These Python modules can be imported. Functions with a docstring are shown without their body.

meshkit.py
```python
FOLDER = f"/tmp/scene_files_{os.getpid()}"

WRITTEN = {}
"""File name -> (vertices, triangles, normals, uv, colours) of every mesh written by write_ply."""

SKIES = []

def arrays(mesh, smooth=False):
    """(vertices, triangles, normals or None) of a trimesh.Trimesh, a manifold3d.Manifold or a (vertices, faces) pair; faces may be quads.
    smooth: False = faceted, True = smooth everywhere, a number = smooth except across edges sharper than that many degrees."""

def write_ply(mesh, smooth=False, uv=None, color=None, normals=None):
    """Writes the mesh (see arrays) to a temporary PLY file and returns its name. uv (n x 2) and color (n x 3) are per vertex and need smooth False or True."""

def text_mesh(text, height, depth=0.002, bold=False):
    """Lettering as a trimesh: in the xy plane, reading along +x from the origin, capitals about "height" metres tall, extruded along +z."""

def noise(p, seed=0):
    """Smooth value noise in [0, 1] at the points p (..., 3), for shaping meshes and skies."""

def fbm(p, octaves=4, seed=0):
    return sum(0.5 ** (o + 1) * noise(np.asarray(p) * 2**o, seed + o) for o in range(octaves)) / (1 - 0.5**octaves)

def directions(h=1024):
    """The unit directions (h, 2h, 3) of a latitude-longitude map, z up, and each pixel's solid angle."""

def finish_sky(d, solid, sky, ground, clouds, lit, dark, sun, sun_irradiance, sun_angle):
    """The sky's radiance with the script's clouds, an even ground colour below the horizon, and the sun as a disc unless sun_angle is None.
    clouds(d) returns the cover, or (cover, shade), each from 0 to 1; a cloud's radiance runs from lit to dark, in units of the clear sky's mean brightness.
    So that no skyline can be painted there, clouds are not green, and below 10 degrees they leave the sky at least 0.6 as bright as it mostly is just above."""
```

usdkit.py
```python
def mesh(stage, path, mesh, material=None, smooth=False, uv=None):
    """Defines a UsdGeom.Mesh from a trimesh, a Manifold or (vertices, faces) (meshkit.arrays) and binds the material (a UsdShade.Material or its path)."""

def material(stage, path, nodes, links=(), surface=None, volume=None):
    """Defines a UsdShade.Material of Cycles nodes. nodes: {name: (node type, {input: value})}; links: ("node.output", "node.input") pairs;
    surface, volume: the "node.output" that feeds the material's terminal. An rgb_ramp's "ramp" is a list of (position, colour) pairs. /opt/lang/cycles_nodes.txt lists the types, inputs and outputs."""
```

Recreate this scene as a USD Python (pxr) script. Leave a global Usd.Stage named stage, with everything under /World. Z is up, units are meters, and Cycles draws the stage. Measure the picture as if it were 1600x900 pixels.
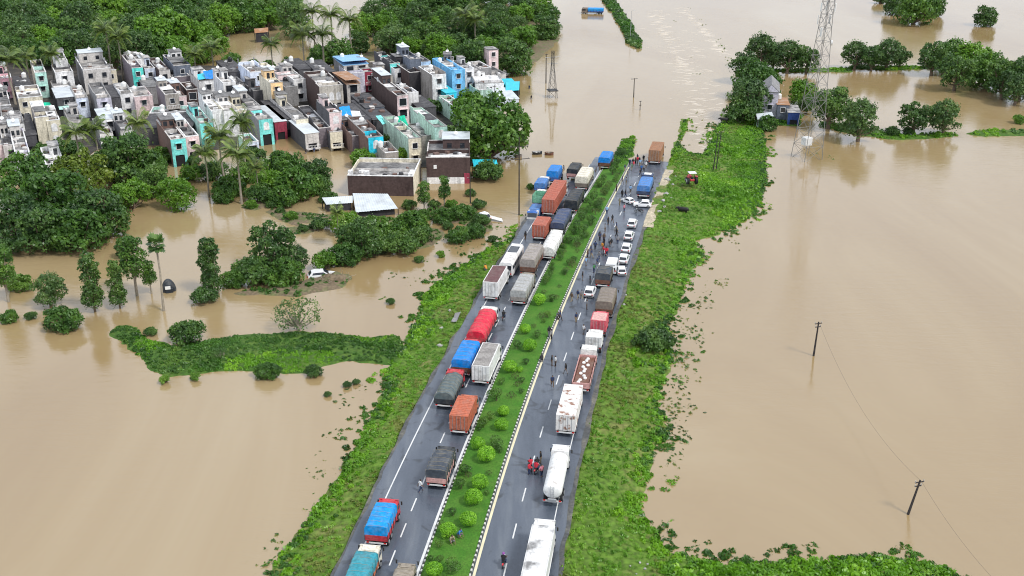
import math, random
import numpy as np
import trimesh, manifold3d, shapely
from shapely.geometry import Polygon, Point
from scipy.spatial import ConvexHull
import meshkit, usdkit
from pxr import Usd, UsdGeom, UsdLux, UsdShade, Gf, Sdf, Vt

stage = Usd.Stage.CreateInMemory()
UsdGeom.SetStageUpAxis(stage, UsdGeom.Tokens.z)
UsdGeom.SetStageMetersPerUnit(stage, 1.0)
UsdGeom.Xform.Define(stage, '/World')
UsdGeom.Scope.Define(stage, '/World/Looks')

# ---------------------------------------------------------------- camera, sky, sun
F, HZ, CX, CY, CAMH = 1700.0, -285.0, 800.0, 450.0, 75.0
PITCH = math.atan((CY - HZ) / F)
cam = UsdGeom.Camera.Define(stage, '/World/camera')
cam.AddTranslateOp().Set(Gf.Vec3d(0, 0, CAMH))
cam.AddRotateXOp().Set(90 - math.degrees(PITCH))
cam.CreateHorizontalApertureAttr(36.0); cam.CreateVerticalApertureAttr(20.25)
cam.CreateFocalLengthAttr(36.0 * F / 1600)
cam.CreateClippingRangeAttr(Gf.Vec2f(1, 20000))
cam.CreateExposureAttr(0.22)
SUN_EL, SUN_AZ = math.radians(52), math.radians(128)          # azimuth from +y towards +x
sun = UsdLux.DistantLight.Define(stage, '/World/sun')
sun.CreateIntensityAttr(0.62); sun.CreateAngleAttr(11.0); sun.CreateColorAttr(Gf.Vec3f(1, 0.97, 0.92)); sun.CreateNormalizeAttr(True)
sun.AddRotateZOp().Set(-math.degrees(SUN_AZ)); sun.AddRotateXOp().Set(math.degrees(SUN_EL) - 90)
sky_m = usdkit.material(stage, '/World/Looks/overcast_sky', {
    'sky': ('sky_texture', {'sky_type': 'single_scattering', 'sun_disc': False, 'sun_elevation': SUN_EL, 'sun_rotation': SUN_AZ}),
    'tc': ('texture_coordinate', {}),
    'mp': ('mapping', {'scale': (1.0, 1.0, 2.6)}),
    'n': ('noise_texture', {'scale': 2.2, 'detail': 5.0, 'roughness': 0.55}),
    'r': ('rgb_ramp', {'ramp': [(0.25, (7.1, 7.7, 8.8)), (0.75, (9.6, 10.3, 11.5))]}),
    'mx': ('mix_color', {'fac': 0.9, 'use_clamp': False}),
    'bg': ('background_shader', {'strength': 0.10})},
    [('tc.generated', 'mp.vector'), ('mp.vector', 'n.vector'), ('n.fac', 'r.fac'), ('sky.color', 'mx.a'), ('r.color', 'mx.b'), ('mx.result', 'bg.color')], surface='bg.background')
dome = UsdLux.DomeLight.Define(stage, '/World/sky_light')
UsdShade.MaterialBindingAPI.Apply(dome.GetPrim()).Bind(sky_m)

# ---------------------------------------------------------------- places
def ray(u, v):
    a, b = (u - CX) / F, -(v - CY) / F
    return np.array([a, math.cos(PITCH) + b * math.sin(PITCH), -math.sin(PITCH) + b * math.cos(PITCH)])
def G(u, v, z=0.0):
    d = ray(u, v); t = (z - CAMH) / d[2]
    return float(d[0] * t), float(d[1] * t)
def mpp(x, y, z=0.0):                                         # metres per pixel of the photograph at a place
    return (y * math.cos(PITCH) + (CAMH - z) * math.sin(PITCH)) / F
def road_z(y):
    t = min(max((y - 195) / 57.0, 0), 1)
    return 1.5 - 1.42 * t * t * (3 - 2 * t) - max(0, min(0.5, (y - 250) * 0.05))
RP = [-1.4751738e-06, 1.0681268e-03, -1.8811622e-02, -13.424146]
def road_x(y): return float(np.polyval(RP, y))
def road_dir(y):
    s = float(np.polyval(np.polyder(RP), y)); n = math.hypot(1, s)
    return s / n, 1 / n
def road_pt(y, off):
    dx, dy = road_dir(y)
    return road_x(y) + off * dy, y - off * dx
def GR(u, v, h=0.0):                                          # a point h above the road
    z = 1.5
    for _ in range(8):
        x, y = G(u, v, z + h); z = road_z(y)
    return x, y, z

# ---------------------------------------------------------------- prims
used = {}
def numbered(parent, name):
    k = (parent, name); n = used.get(k, 0); used[k] = n + 1
    return f'{parent}/{name}' if n == 0 else f'{parent}/{name}_{n:03d}'
def tag(p, label=None, cat=None, group=None, kind=None):
    p = p.GetPrim() if hasattr(p, 'GetPrim') else p
    for k, v in (('label', label), ('category', cat), ('group', group), ('kind', kind)):
        if v: p.SetCustomDataByKey(k, v)
    return p
def thing(name, label, cat, loc=(0, 0, 0), rz=0.0, sc=(1, 1, 1), group=None, kind=None, tilt=None):
    path = numbered('/World', name)
    x = UsdGeom.Xform.Define(stage, path)
    x.AddTranslateOp().Set(Gf.Vec3d(*map(float, loc)))
    if tilt: x.AddRotateXYZOp().Set(Gf.Vec3f(*map(float, tilt)))
    else: x.AddRotateZOp().Set(float(rz))
    x.AddScaleOp().Set(Gf.Vec3f(*map(float, sc)))
    tag(x, label, cat, group, kind)
    return path
first_of = {}
def copy_or(key, build, name, label, cat, loc, rz=0.0, sc=(1, 1, 1), group=None):
    """The first of a kind is built, later ones reference it with its parts."""
    p = thing(name, label, cat, loc, rz, sc, group)
    if key in first_of:
        pr = stage.GetPrimAtPath(p); pr.GetReferences().AddInternalReference(first_of[key]); pr.SetInstanceable(True)
    else:
        build(p); first_of[key] = p
    return p

class MB:
    def __init__(s): s.v, s.f, s.n = [], [], 0
    def add(s, v, f):
        v, f = np.asarray(v, float), np.asarray(f, int)
        if f.shape[1] == 4: f = np.vstack([f[:, [0, 1, 2]], f[:, [0, 2, 3]]])
        s.v.append(v); s.f.append(f + s.n); s.n += len(v); return s
    def hull(s, pts):
        pts = np.asarray(pts, float); h = ConvexHull(pts); f = h.simplices.copy()
        c = pts[h.vertices].mean(0); a, b, d = pts[f[:, 0]], pts[f[:, 1]], pts[f[:, 2]]
        bad = np.einsum('ij,ij->i', np.cross(b - a, d - a), a - c) < 0
        f[bad] = f[bad][:, ::-1]
        return s.add(pts, f)
    def box(s, c, d, ch=0.0, rz=0.0):
        x, y, z = np.array(d) / 2.0
        if ch <= 0:
            v = np.array([(i * x, j * y, k * z) for i in (-1, 1) for j in (-1, 1) for k in (-1, 1)])
            f = np.array([(0, 1, 3, 2), (4, 6, 7, 5), (0, 4, 5, 1), (2, 3, 7, 6), (0, 2, 6, 4), (1, 5, 7, 3)])
        else:
            ch = min(ch, x * .9, y * .9, z * .9)
            v = np.array([(i * (x - a), j * (y - b), k * (z - e)) for i in (-1, 1) for j in (-1, 1) for k in (-1, 1) for a, b, e in ((0, ch, ch), (ch, 0, ch), (ch, ch, 0))])
            f = None
        if rz:
            cs, sn = math.cos(rz), math.sin(rz); v = np.stack([v[:, 0] * cs - v[:, 1] * sn, v[:, 0] * sn + v[:, 1] * cs, v[:, 2]], 1)
        v = v + np.array(c, float)
        return s.hull(v) if f is None else s.add(v, f)
    def cyl(s, p0, p1, r, n=8, r1=None):
        p0, p1 = np.array(p0, float), np.array(p1, float); d = p1 - p0; d /= np.linalg.norm(d)
        a = np.cross(d, (0, 0, 1) if abs(d[2]) < .9 else (1, 0, 0)); a /= np.linalg.norm(a); b = np.cross(d, a)
        t = np.arange(n) * 2 * math.pi / n
        ring = np.cos(t)[:, None] * a + np.sin(t)[:, None] * b
        return s.loft([p0 + ring * r, p1 + ring * (r if r1 is None else r1)])
    def loft(s, rings, cap=True):
        n, m = len(rings[0]), len(rings)
        v = np.vstack(rings); f = []
        for k in range(m - 1):
            for i in range(n):
                j = (i + 1) % n; f.append((k * n + i, k * n + j, (k + 1) * n + j, (k + 1) * n + i))
        f = np.array(f); f = np.vstack([f[:, [0, 1, 2]], f[:, [0, 2, 3]]])
        if cap:
            v = np.vstack([v, np.mean(rings[0], 0), np.mean(rings[-1], 0)])
            f = np.vstack([f, [(m * n, (i + 1) % n, i) for i in range(n)], [(m * n + 1, (m - 1) * n + i, (m - 1) * n + (i + 1) % n) for i in range(n)]])
        return s.add(v, f)
    def tube(s, pts, r, n=5):
        pts = np.array(pts, float); r = np.broadcast_to(r, len(pts)); rings = []
        for k, p in enumerate(pts):
            d = pts[min(k + 1, len(pts) - 1)] - pts[max(k - 1, 0)]; d /= np.linalg.norm(d)
            a = np.cross(d, (0.1, 0.2, 1) if abs(d[2]) < .9 else (1, 0, 0)); a /= np.linalg.norm(a); b = np.cross(d, a)
            t = np.arange(n) * 2 * math.pi / n
            rings.append(p + r[k] * (np.cos(t)[:, None] * a + np.sin(t)[:, None] * b))
        return s.loft(rings)
    def ball(s, c, r, sub=1):
        m = trimesh.creation.icosphere(sub, 1.0); return s.add(m.vertices * np.array(r) + np.array(c), m.faces)
    def grid(s, P):
        a, b = P.shape[:2]; i = np.arange(a * b).reshape(a, b)
        return s.add(P.reshape(-1, 3), np.stack([i[:-1, :-1], i[1:, :-1], i[1:, 1:], i[:-1, 1:]], -1).reshape(-1, 4))
    def mesh(s): return np.vstack(s.v), np.vstack(s.f)
    def build(s, parent, name, mat, smooth=False, label=None):
        path = numbered(parent, name)
        m = usdkit.mesh(stage, path, s.mesh(), MAT[mat], smooth=smooth)
        if label: tag(m, label)
        return path
def solo(name, mb, mat, label, cat, group=None, kind=None, smooth=False):
    p = mb.build('/World', name, mat, smooth); tag(stage.GetPrimAtPath(p), label, cat, group, kind); return p

# ---------------------------------------------------------------- materials
MAT = {}
def mat(name, c, rough=.6, var=.18, sc=.7, spec=.4, c2=None, lo=.45, hi=.7, stretch=(1, 1, 1), metal=0., bump=0., bsc=6., fine=.0):
    c = np.array(c, float)
    a = np.clip(c * (1 - var), 0, .9); b = np.clip(c * (1 + var), 0, .9)
    ramp = [(.3, a), (.7, b)] if c2 is None else [(lo, c), (hi, np.array(c2, float))]
    N = {'g': ('geometry', {}), 'mp': ('mapping', {'scale': stretch}), 'n': ('noise_texture', {'scale': sc, 'detail': 5., 'roughness': .62}),
         'r': ('rgb_ramp', {'ramp': ramp}), 'p': ('principled_bsdf', {'roughness': rough, 'specular_ior_level': spec, 'metallic': metal})}
    L = [('g.position', 'mp.vector'), ('mp.vector', 'n.vector'), ('n.fac', 'r.fac')]
    last = 'r.color'
    if fine:
        N['n2'] = ('noise_texture', {'scale': bsc, 'detail': 3.}); N['r2'] = ('rgb_ramp', {'ramp': [(.3, (1 - fine,) * 3), (.7, (1 + fine,) * 3)]})
        N['mm'] = ('mix_color', {'blend_type': 'multiply', 'fac': 1., 'use_clamp': False}); L += [('g.position', 'n2.vector'), ('n2.fac', 'r2.fac'), (last, 'mm.a'), ('r2.color', 'mm.b')]; last = 'mm.result'
    L.append((last, 'p.base_color'))
    if bump:
        N['nb'] = ('noise_texture', {'scale': bsc, 'detail': 4.}); N['b'] = ('bump', {'distance': bump, 'strength': .8}); L += [('g.position', 'nb.vector'), ('nb.fac', 'b.height'), ('b.normal', 'p.normal')]
    MAT[name] = usdkit.material(stage, '/World/Looks/' + name, N, L, surface='p.BSDF')
def leaf_mat(name, dark, mid, bright, trans=.25, s1=.05, s2=.55):
    N = {'g': ('geometry', {}), 'n1': ('noise_texture', {'scale': s1, 'detail': 1.}), 'n2': ('noise_texture', {'scale': s2, 'detail': 3.}), 'ad': ('mix_float', {'fac': .6}),
         'r': ('rgb_ramp', {'ramp': [(.34, dark), (.5, mid), (.66, bright)]}),
         'p': ('principled_bsdf', {'roughness': .42, 'specular_ior_level': .45}), 't': ('translucent_bsdf', {}), 'mx': ('mix_closure', {'fac': trans})}
    L = [('g.position', 'n1.vector'), ('g.position', 'n2.vector'), ('n1.fac', 'ad.a'), ('n2.fac', 'ad.b'), ('ad.result', 'r.fac'), ('r.color', 'p.base_color'), ('r.color', 't.color'), ('p.BSDF', 'mx.closure1'), ('t.BSDF', 'mx.closure2')]
    MAT[name] = usdkit.material(stage, '/World/Looks/' + name, N, L, surface='mx.closure')
leaf_mat('leaf_green', (.03, .08, .016), (.07, .16, .024), (.14, .26, .035))
leaf_mat('leaf_dark', (.025, .064, .018), (.064, .138, .027), (.14, .245, .045))
leaf_mat('leaf_blue', (.028, .066, .022), (.07, .14, .034), (.14, .23, .055))
leaf_mat('leaf_bright', (.05, .13, .012), (.11, .24, .02), (.2, .36, .035))
leaf_mat('leaf_yellow', (.08, .13, .015), (.17, .24, .03), (.29, .35, .06))
leaf_mat('leaf_palm', (.06, .11, .025), (.14, .21, .04), (.28, .34, .09), s2=.9)
leaf_mat('leaf_weed', (.055, .16, .008), (.135, .32, .014), (.26, .48, .03), s1=.06, s2=.3)
leaf_mat('leaf_weed_dark', (.024, .075, .01), (.05, .14, .014), (.1, .24, .025), s1=.06, s2=.3)
leaf_mat('leaf_grass', (.075, .195, .012), (.125, .29, .018), (.21, .39, .036), s1=.08, s2=.4)
leaf_mat('leaf_olive', (.1, .15, .025), (.18, .235, .04), (.27, .31, .07), s1=.1, s2=.5)
leaf_mat('leaf_clipped', (.1, .27, .012), (.2, .46, .022), (.32, .6, .05), s1=.3, s2=1.5)
leaf_mat('leaf_median', (.035, .11, .008), (.06, .165, .012), (.1, .22, .022), s1=.2, s2=.9)
leaf_mat('leaf_purple', (.05, .06, .02), (.09, .11, .03), (.13, .18, .04), s1=.3, s2=1.5)
mat('bark', (.16, .12, .085), .9, .3, 3); mat('bark_pale', (.3, .26, .2), .9, .3, 3)
def asphalt():
    """Wet bitumen: damp and dry patches, wheel tracks along the road, mended and stained spots."""
    N = {'g': ('geometry', {}), 'mp': ('mapping', {'scale': (1, .12, 1), 'rotation': (0, 0, .2)}), 'n': ('noise_texture', {'scale': .5, 'detail': 5., 'roughness': .6}), 'r': ('rgb_ramp', {'ramp': [(.3, (.062, .075, .097)), (.52, (.087, .102, .128)), (.72, (.132, .148, .17))]}),
         'n2': ('noise_texture', {'scale': 16., 'detail': 3.}), 'r2': ('rgb_ramp', {'ramp': [(.3, (.72, .72, .72)), (.7, (1.25, 1.25, 1.25))]}), 'm': ('mix_color', {'blend_type': 'multiply', 'fac': 1., 'use_clamp': False}),
         'n3': ('noise_texture', {'scale': .35, 'detail': 5., 'distortion': .8}), 'r3': ('rgb_ramp', {'ramp': [(.6, (1., 1., 1.)), (.68, (.6, .58, .55))]}), 'm3': ('mix_color', {'blend_type': 'multiply', 'fac': 1., 'use_clamp': False}),
         'rr': ('map_range', {'from_min': .35, 'from_max': .65, 'to_min': .16, 'to_max': .45, 'clamp': True}), 'b': ('bump', {'distance': .005, 'strength': .7}), 'p': ('principled_bsdf', {'specular_ior_level': .6})}
    L = [('g.position', 'mp.vector'), ('mp.vector', 'n.vector'), ('n.fac', 'r.fac'), ('g.position', 'n2.vector'), ('n2.fac', 'r2.fac'), ('r.color', 'm.a'), ('r2.color', 'm.b'), ('g.position', 'n3.vector'), ('n3.fac', 'r3.fac'), ('m.result', 'm3.a'), ('r3.color', 'm3.b'), ('m3.result', 'p.base_color'), ('n3.fac', 'rr.value'), ('rr.result', 'p.roughness'), ('n2.fac', 'b.height'), ('b.normal', 'p.normal')]
    MAT['asphalt'] = usdkit.material(stage, '/World/Looks/asphalt', N, L, surface='p.BSDF')
asphalt()
mat('shoulder', (.075, .078, .078), .8, c2=(.16, .15, .12), sc=.5, fine=.3, bsc=3)
mat('sand', (.42, .36, .26), .9, .25, .8, fine=.3, bsc=3)
mat('paint_white', (.66, .66, .64), .5, c2=(.4, .4, .4), lo=.5, hi=.8, sc=1.2)
mat('paint_yellow', (.66, .6, .4), .5, .12, 1.)
mat('kerb_white', (.52, .52, .48), .6, .12, 1.); mat('kerb_black', (.05, .056, .048), .6, .2, 1.)
mat('soil', (.09, .165, .018), .95, c2=(.19, .175, .06), lo=.5, hi=.72, sc=.22, fine=.4, bsc=1.6, bump=.1)
mat('median_soil', (.045, .15, .01), .95, c2=(.08, .18, .02), lo=.4, hi=.7, sc=.5, fine=.25, bsc=5, bump=.03)
mat('turf', (.045, .105, .012), .95, c2=(.09, .15, .02), lo=.45, hi=.7, sc=.4, fine=.35, bsc=2)
mat('earth', (.16, .12, .075), .9, c2=(.1, .13, .04), lo=.45, hi=.65, sc=.4, fine=.3, bsc=2)
mat('mud', (.04, .036, .032), .8, c2=(.12, .1, .08), lo=.45, hi=.75, sc=.3, fine=.3, bsc=2)
mat('black_rubber', (.012, .012, .013), .7, .2); mat('dark_metal', (.035, .033, .032), .5, .3, 3); mat('steel', (.4, .41, .42), .45, .2, 2, metal=.4)
mat('galvanised', (.22, .215, .205), .5, .25, 1.5, metal=.2); mat('wood_pole', (.035, .03, .028), .8, .3, 3); mat('concrete', (.36, .35, .33), .85, .2, .8, fine=.2)
mat('glass_dark', (.02, .024, .03), .08, .1, spec=.8); mat('void', (.012, .012, .014), .8, .2)
mat('tail_red', (.5, .02, .015), .3, .1); mat('lamp_clear', (.7, .7, .65), .2, .1); mat('amber', (.7, .3, .02), .3, .1)
mat('skin', (.2, .115, .07), .55, .1); mat('hair', (.012, .01, .01), .5, .1)
PAL = dict(pink=(.78, .46, .5), palepink=(.76, .6, .59), mint=(.5, .76, .68), white=(.76, .75, .74), offwhite=(.58, .55, .52), cream=(.72, .66, .52), turquoise=(.12, .68, .6), lilac=(.58, .56, .64), grey=(.25, .245, .245),
           dark=(.05, .048, .052), charcoal=(.1, .098, .105), brick=(.17, .11, .092), brown=(.085, .058, .054), skyblue=(.2, .52, .82), cyan=(.04, .6, .8), apricot=(.82, .58, .32), aqua=(.22, .72, .68), palegreen=(.48, .66, .54),
           beige=(.52, .48, .42), bluewhite=(.68, .74, .86), maroon=(.3, .05, .08), rust=(.33, .16, .08), slate=(.15, .17, .21), teal=(.04, .33, .36), paleblue=(.5, .66, .84), emerald=(.02, .5, .3), mauve=(.2, .17, .185), stone=(.33, .3, .27), navy=(.03, .06, .2), concrete=(.3, .29, .28))
for k, c in PAL.items():
    c = np.array(c); mat('wall_' + k, c, .85, c2=c * (.36 if c.max() > .3 else .6), lo=.48, hi=.76, sc=.5, stretch=(1.6, 1.6, .4), fine=.22, bsc=2.2, spec=.2)
mat('roof_pale', (.46, .44, .42), .85, c2=(.1, .095, .095), lo=.4, hi=.6, sc=.3, fine=.25, bsc=1.5)
mat('roof_grey', (.2, .195, .19), .85, c2=(.07, .068, .07), lo=.42, hi=.7, sc=.35, fine=.3, bsc=1.5)
mat('roof_dark', (.055, .052, .055), .75, c2=(.13, .125, .125), lo=.5, hi=.75, sc=.5, fine=.3, bsc=2)
mat('tin_pale', (.62, .66, .68), .4, c2=(.4, .42, .43), lo=.45, hi=.75, sc=.35, metal=.15); mat('tin_rust', (.34, .17, .08), .7, c2=(.45, .33, .26), sc=.5); mat('tin_blue', (.24, .47, .72), .4, .15, .5)
mat('tin_teal', (.03, .5, .6), .4, .15, .5); mat('tank_white', (.75, .75, .73), .4, .1); mat('tank_black', (.02, .02, .022), .4, .1)
TARP = dict(blue=(.0, .2, .62), brightblue=(.0, .26, .64), navy=(.045, .065, .13), red=(.62, .02, .05), black=(.022, .028, .036), greenblack=(.095, .125, .13), charcoal=(.05, .06, .075), grey=(.36, .36, .35), brown=(.2, .165, .135), taupe=(.3, .265, .24), teal=(.03, .25, .31),
            white=(.72, .71, .68), cream=(.68, .63, .52), tan=(.27, .23, .18), maroon=(.12, .05, .05), orange=(.46, .125, .065), container=(.42, .12, .075), rustbrown=(.33, .16, .08), pinkred=(.6, .1, .13), cabred=(.5, .035, .05), cabblue=(.04, .13, .4), bodybrown=(.16, .07, .045), bodyorange=(.5, .14, .06), green=(.2, .5, .34), paleroof=(.62, .34, .31), midblue=(.06, .2, .5))
for k, c in TARP.items():
    c = np.array(c); mat('sheet_' + k, c, .55, c2=np.clip(c * .72 + np.array([.075, .07, .06]), 0, .8), lo=.44, hi=.72, sc=1.1, spec=.35, fine=.25, bsc=3)
mat('white_box', (.76, .75, .73), .5, c2=(.42, .38, .34), lo=.5, hi=.74, sc=.8, fine=.1, bsc=3)
mat('rusty_white', (.74, .71, .68), .6, c2=(.3, .17, .12), lo=.53, hi=.62, sc=.85, fine=.1, bsc=3)
mat('dirty_white', (.66, .65, .63), .55, c2=(.2, .195, .19), lo=.5, hi=.64, sc=.42, fine=.08, bsc=3)
mat('dusty_grey', (.3, .28, .26), .8, c2=(.17, .155, .145), sc=.8, fine=.25, bsc=4)
mat('car_white', (.78, .78, .78), .25, .04, spec=.6); mat('gold', (.5, .4, .2), .5, .2)
CLOTH = dict(white=(.7, .7, .68), red=(.5, .03, .05), black=(.018, .018, .02), navy=(.03, .045, .1), blue=(.05, .16, .42), grey=(.2, .2, .21), brown=(.12, .08, .05), pink=(.55, .2, .25), khaki=(.3, .25, .16), orange=(.6, .25, .04), green=(.06, .2, .08), purple=(.25, .08, .3), lightblue=(.25, .4, .6))
for k, c in CLOTH.items(): mat('cloth_' + k, c, .8, .15, 4)
# muddy flood water: opaque brown silt under a clear, faintly rippled surface
MAT['water'] = usdkit.material(stage, '/World/Looks/flood_water', {
    'g': ('geometry', {}), 'ms': ('mapping', {'scale': (1.6, .5, 1), 'rotation': (0, 0, .35)}), 'n': ('noise_texture', {'scale': .012, 'detail': 6., 'roughness': .6, 'distortion': 1.2}), 'r': ('rgb_ramp', {'ramp': [(.3, (.265, .178, .08)), (.5, (.31, .22, .107)), (.7, (.355, .27, .15))]}),
    'mp': ('mapping', {'scale': (.45, 1.5, 1), 'rotation': (0, 0, .2)}), 'n2': ('noise_texture', {'scale': .6, 'detail': 6., 'roughness': .66, 'distortion': .5}),
    'n3': ('noise_texture', {'scale': .02, 'detail': 4., 'distortion': .8}), 'st': ('map_range', {'from_min': .38, 'from_max': .66, 'to_min': .12, 'to_max': .75, 'clamp': True}), 'b': ('bump', {'distance': .09}), 'rr': ('map_range', {'from_min': .35, 'from_max': .65, 'to_min': .03, 'to_max': .16, 'clamp': True}),
    'p': ('principled_bsdf', {'ior': 1.6, 'specular_ior_level': 1.0})},
    [('g.position', 'ms.vector'), ('ms.vector', 'n.vector'), ('n.fac', 'r.fac'), ('r.color', 'p.base_color'), ('g.position', 'mp.vector'), ('mp.vector', 'n2.vector'), ('g.position', 'n3.vector'), ('n3.fac', 'st.value'), ('n3.fac', 'rr.value'), ('rr.result', 'p.roughness'), ('st.result', 'b.strength'), ('n2.fac', 'b.height'), ('b.normal', 'p.normal')], surface='p.BSDF')
mat('foam', (.58, .51, .42), .6, .12, 2)
# ---------------------------------------------------------------- water and land
rng = np.random.default_rng(7)
w = MB(); xs = np.array([-3500, -400, 0, 400, 3500.]); ys = np.array([-400, 0, 250, 600, 7000.])
w.grid(np.stack([*np.meshgrid(xs, ys, indexing='ij'), np.zeros((5, 5))], -1))
p = w.build('/World', 'flood_water', 'water'); tag(stage.GetPrimAtPath(p), 'brown muddy flood water covering the fields on both sides of the highway', 'flood water', kind='structure')

LANDS = {}
def px_poly(pts, z=0.0): return Polygon([G(u, v, z) if v < 2000 else (u, v - 5000) for u, v in pts]).buffer(0)
def land(name, poly, label, top, slope=.2, cell=.9, m='soil', rough=.18, holes=None):
    """A piece of ground that rises out of the water from its own shoreline."""
    x0, y0, x1, y1 = poly.buffer(2).bounds
    X, Y = np.meshgrid(np.arange(x0, x1 + cell, cell), np.arange(y0, y1 + cell, cell), indexing='ij')
    pts = shapely.points(X.ravel(), Y.ravel())
    d = shapely.distance(pts, poly.boundary) * np.where(shapely.contains(poly, pts), 1, -1)
    nz = meshkit.fbm(np.stack([X.ravel(), Y.ravel(), 0 * X.ravel()], 1) * .35, 3)
    d = d + (nz - .5) * 2.2
    cap = np.array([top(x, y) for x, y in zip(X.ravel(), Y.ravel())]) if callable(top) else np.full(d.shape, top)
    z = np.where(d > 0, cap * (1 - np.exp(-np.maximum(d, 0) * slope / np.maximum(cap, .05))), d * .3)
    z = z + (nz - .5) * rough * np.clip(d / 3, 0, 1)
    Z = z.reshape(X.shape); a, b = X.shape
    i = np.arange(a * b).reshape(a, b)
    q = np.stack([i[:-1, :-1], i[1:, :-1], i[1:, 1:], i[:-1, 1:]], -1).reshape(-1, 4)
    zz = Z.ravel(); q = q[zz[q].max(1) > -.35]
    used_v, inv = np.unique(q, return_inverse=True)
    V = np.stack([X.ravel(), Y.ravel(), np.maximum(zz, -1.0)], 1)[used_v]
    mb = MB().add(V, inv.reshape(-1, 4))
    if name: solo(name, mb, m, label, name.replace('_', ' '), kind='structure', smooth=True)
    from scipy.interpolate import RegularGridInterpolator
    return RegularGridInterpolator((X[:, 0], Y[0]), Z, bounds_error=False, fill_value=-1)

def bank_top(x, y):
    o = (x - road_x(y)) * road_dir(y)[1]
    return (road_z(y) - (.35 if abs(o) < 11 else .06)) if y < 250 else .12 + max(0, (260 - y) * .02)
edgeL = [road_pt(y, -8) for y in range(60, 217, 6)]; edgeR = [road_pt(y, 8) for y in range(60, 252, 6)]
LB = [(425, 905), (440, 870), (470, 832), (490, 800), (525, 757), (545, 715), (565, 680), (590, 640), (606, 605), (604, 585), (628, 545), (640, 520), (655, 495), (665, 460), (690, 440), (720, 415), (760, 392), (800, 372), (822, 350), (836, 332)]
left_bank = Polygon(edgeL[::-1] + [G(300, 1150)] + [G(*q) for q in LB]).buffer(0)
RB = [(1045, 252), (1060, 205), (1066, 186), (1074, 188), (1068, 208), (1062, 228), (1078, 240), (1100, 243), (1112, 222), (1122, 195), (1140, 183), (1175, 185), (1190, 200), (1195, 240), (1197, 285), (1180, 335), (1130, 362), (1085, 378), (1098, 400), (1075, 430), (1062, 470), (1045, 505), (1048, 560), (1035, 600), (1030, 640), (1048, 672), (1020, 705), (1015, 760), (998, 795), (1022, 832), (1035, 862), (1100, 874), (1200, 882), (1290, 873), (1390, 870), (1470, 884), (1500, 905), (1500, 960), (1500, 1150)]
right_bank = Polygon(edgeR + [G(*q) for q in RB]).buffer(0)
core = Polygon([road_pt(y, -8.2) for y in range(60, 252, 6)] + [road_pt(y, 8.2) for y in range(246, 59, -6)]).buffer(0)
whole = shapely.union_all([left_bank, right_bank, core.buffer(.5)])
bank_z = land('grass_bank', whole, 'bright green grassy embankment carrying the highway above the flood', bank_top, .24)
ISL = [(170, 520), (185, 509), (208, 509), (222, 520), (240, 534), (270, 541), (322, 533), (345, 528), (395, 523), (460, 519), (520, 522), (580, 527), (628, 522), (640, 560), (607, 572), (570, 567), (540, 565), (505, 572), (490, 583), (445, 584), (400, 580), (345, 580), (275, 587), (245, 585), (228, 573), (205, 548)]
island = px_poly(ISL); island_z = land('green_island', island, 'long low green island joining the embankment on the village side', .55, .3, m='turf')
small = []
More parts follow.
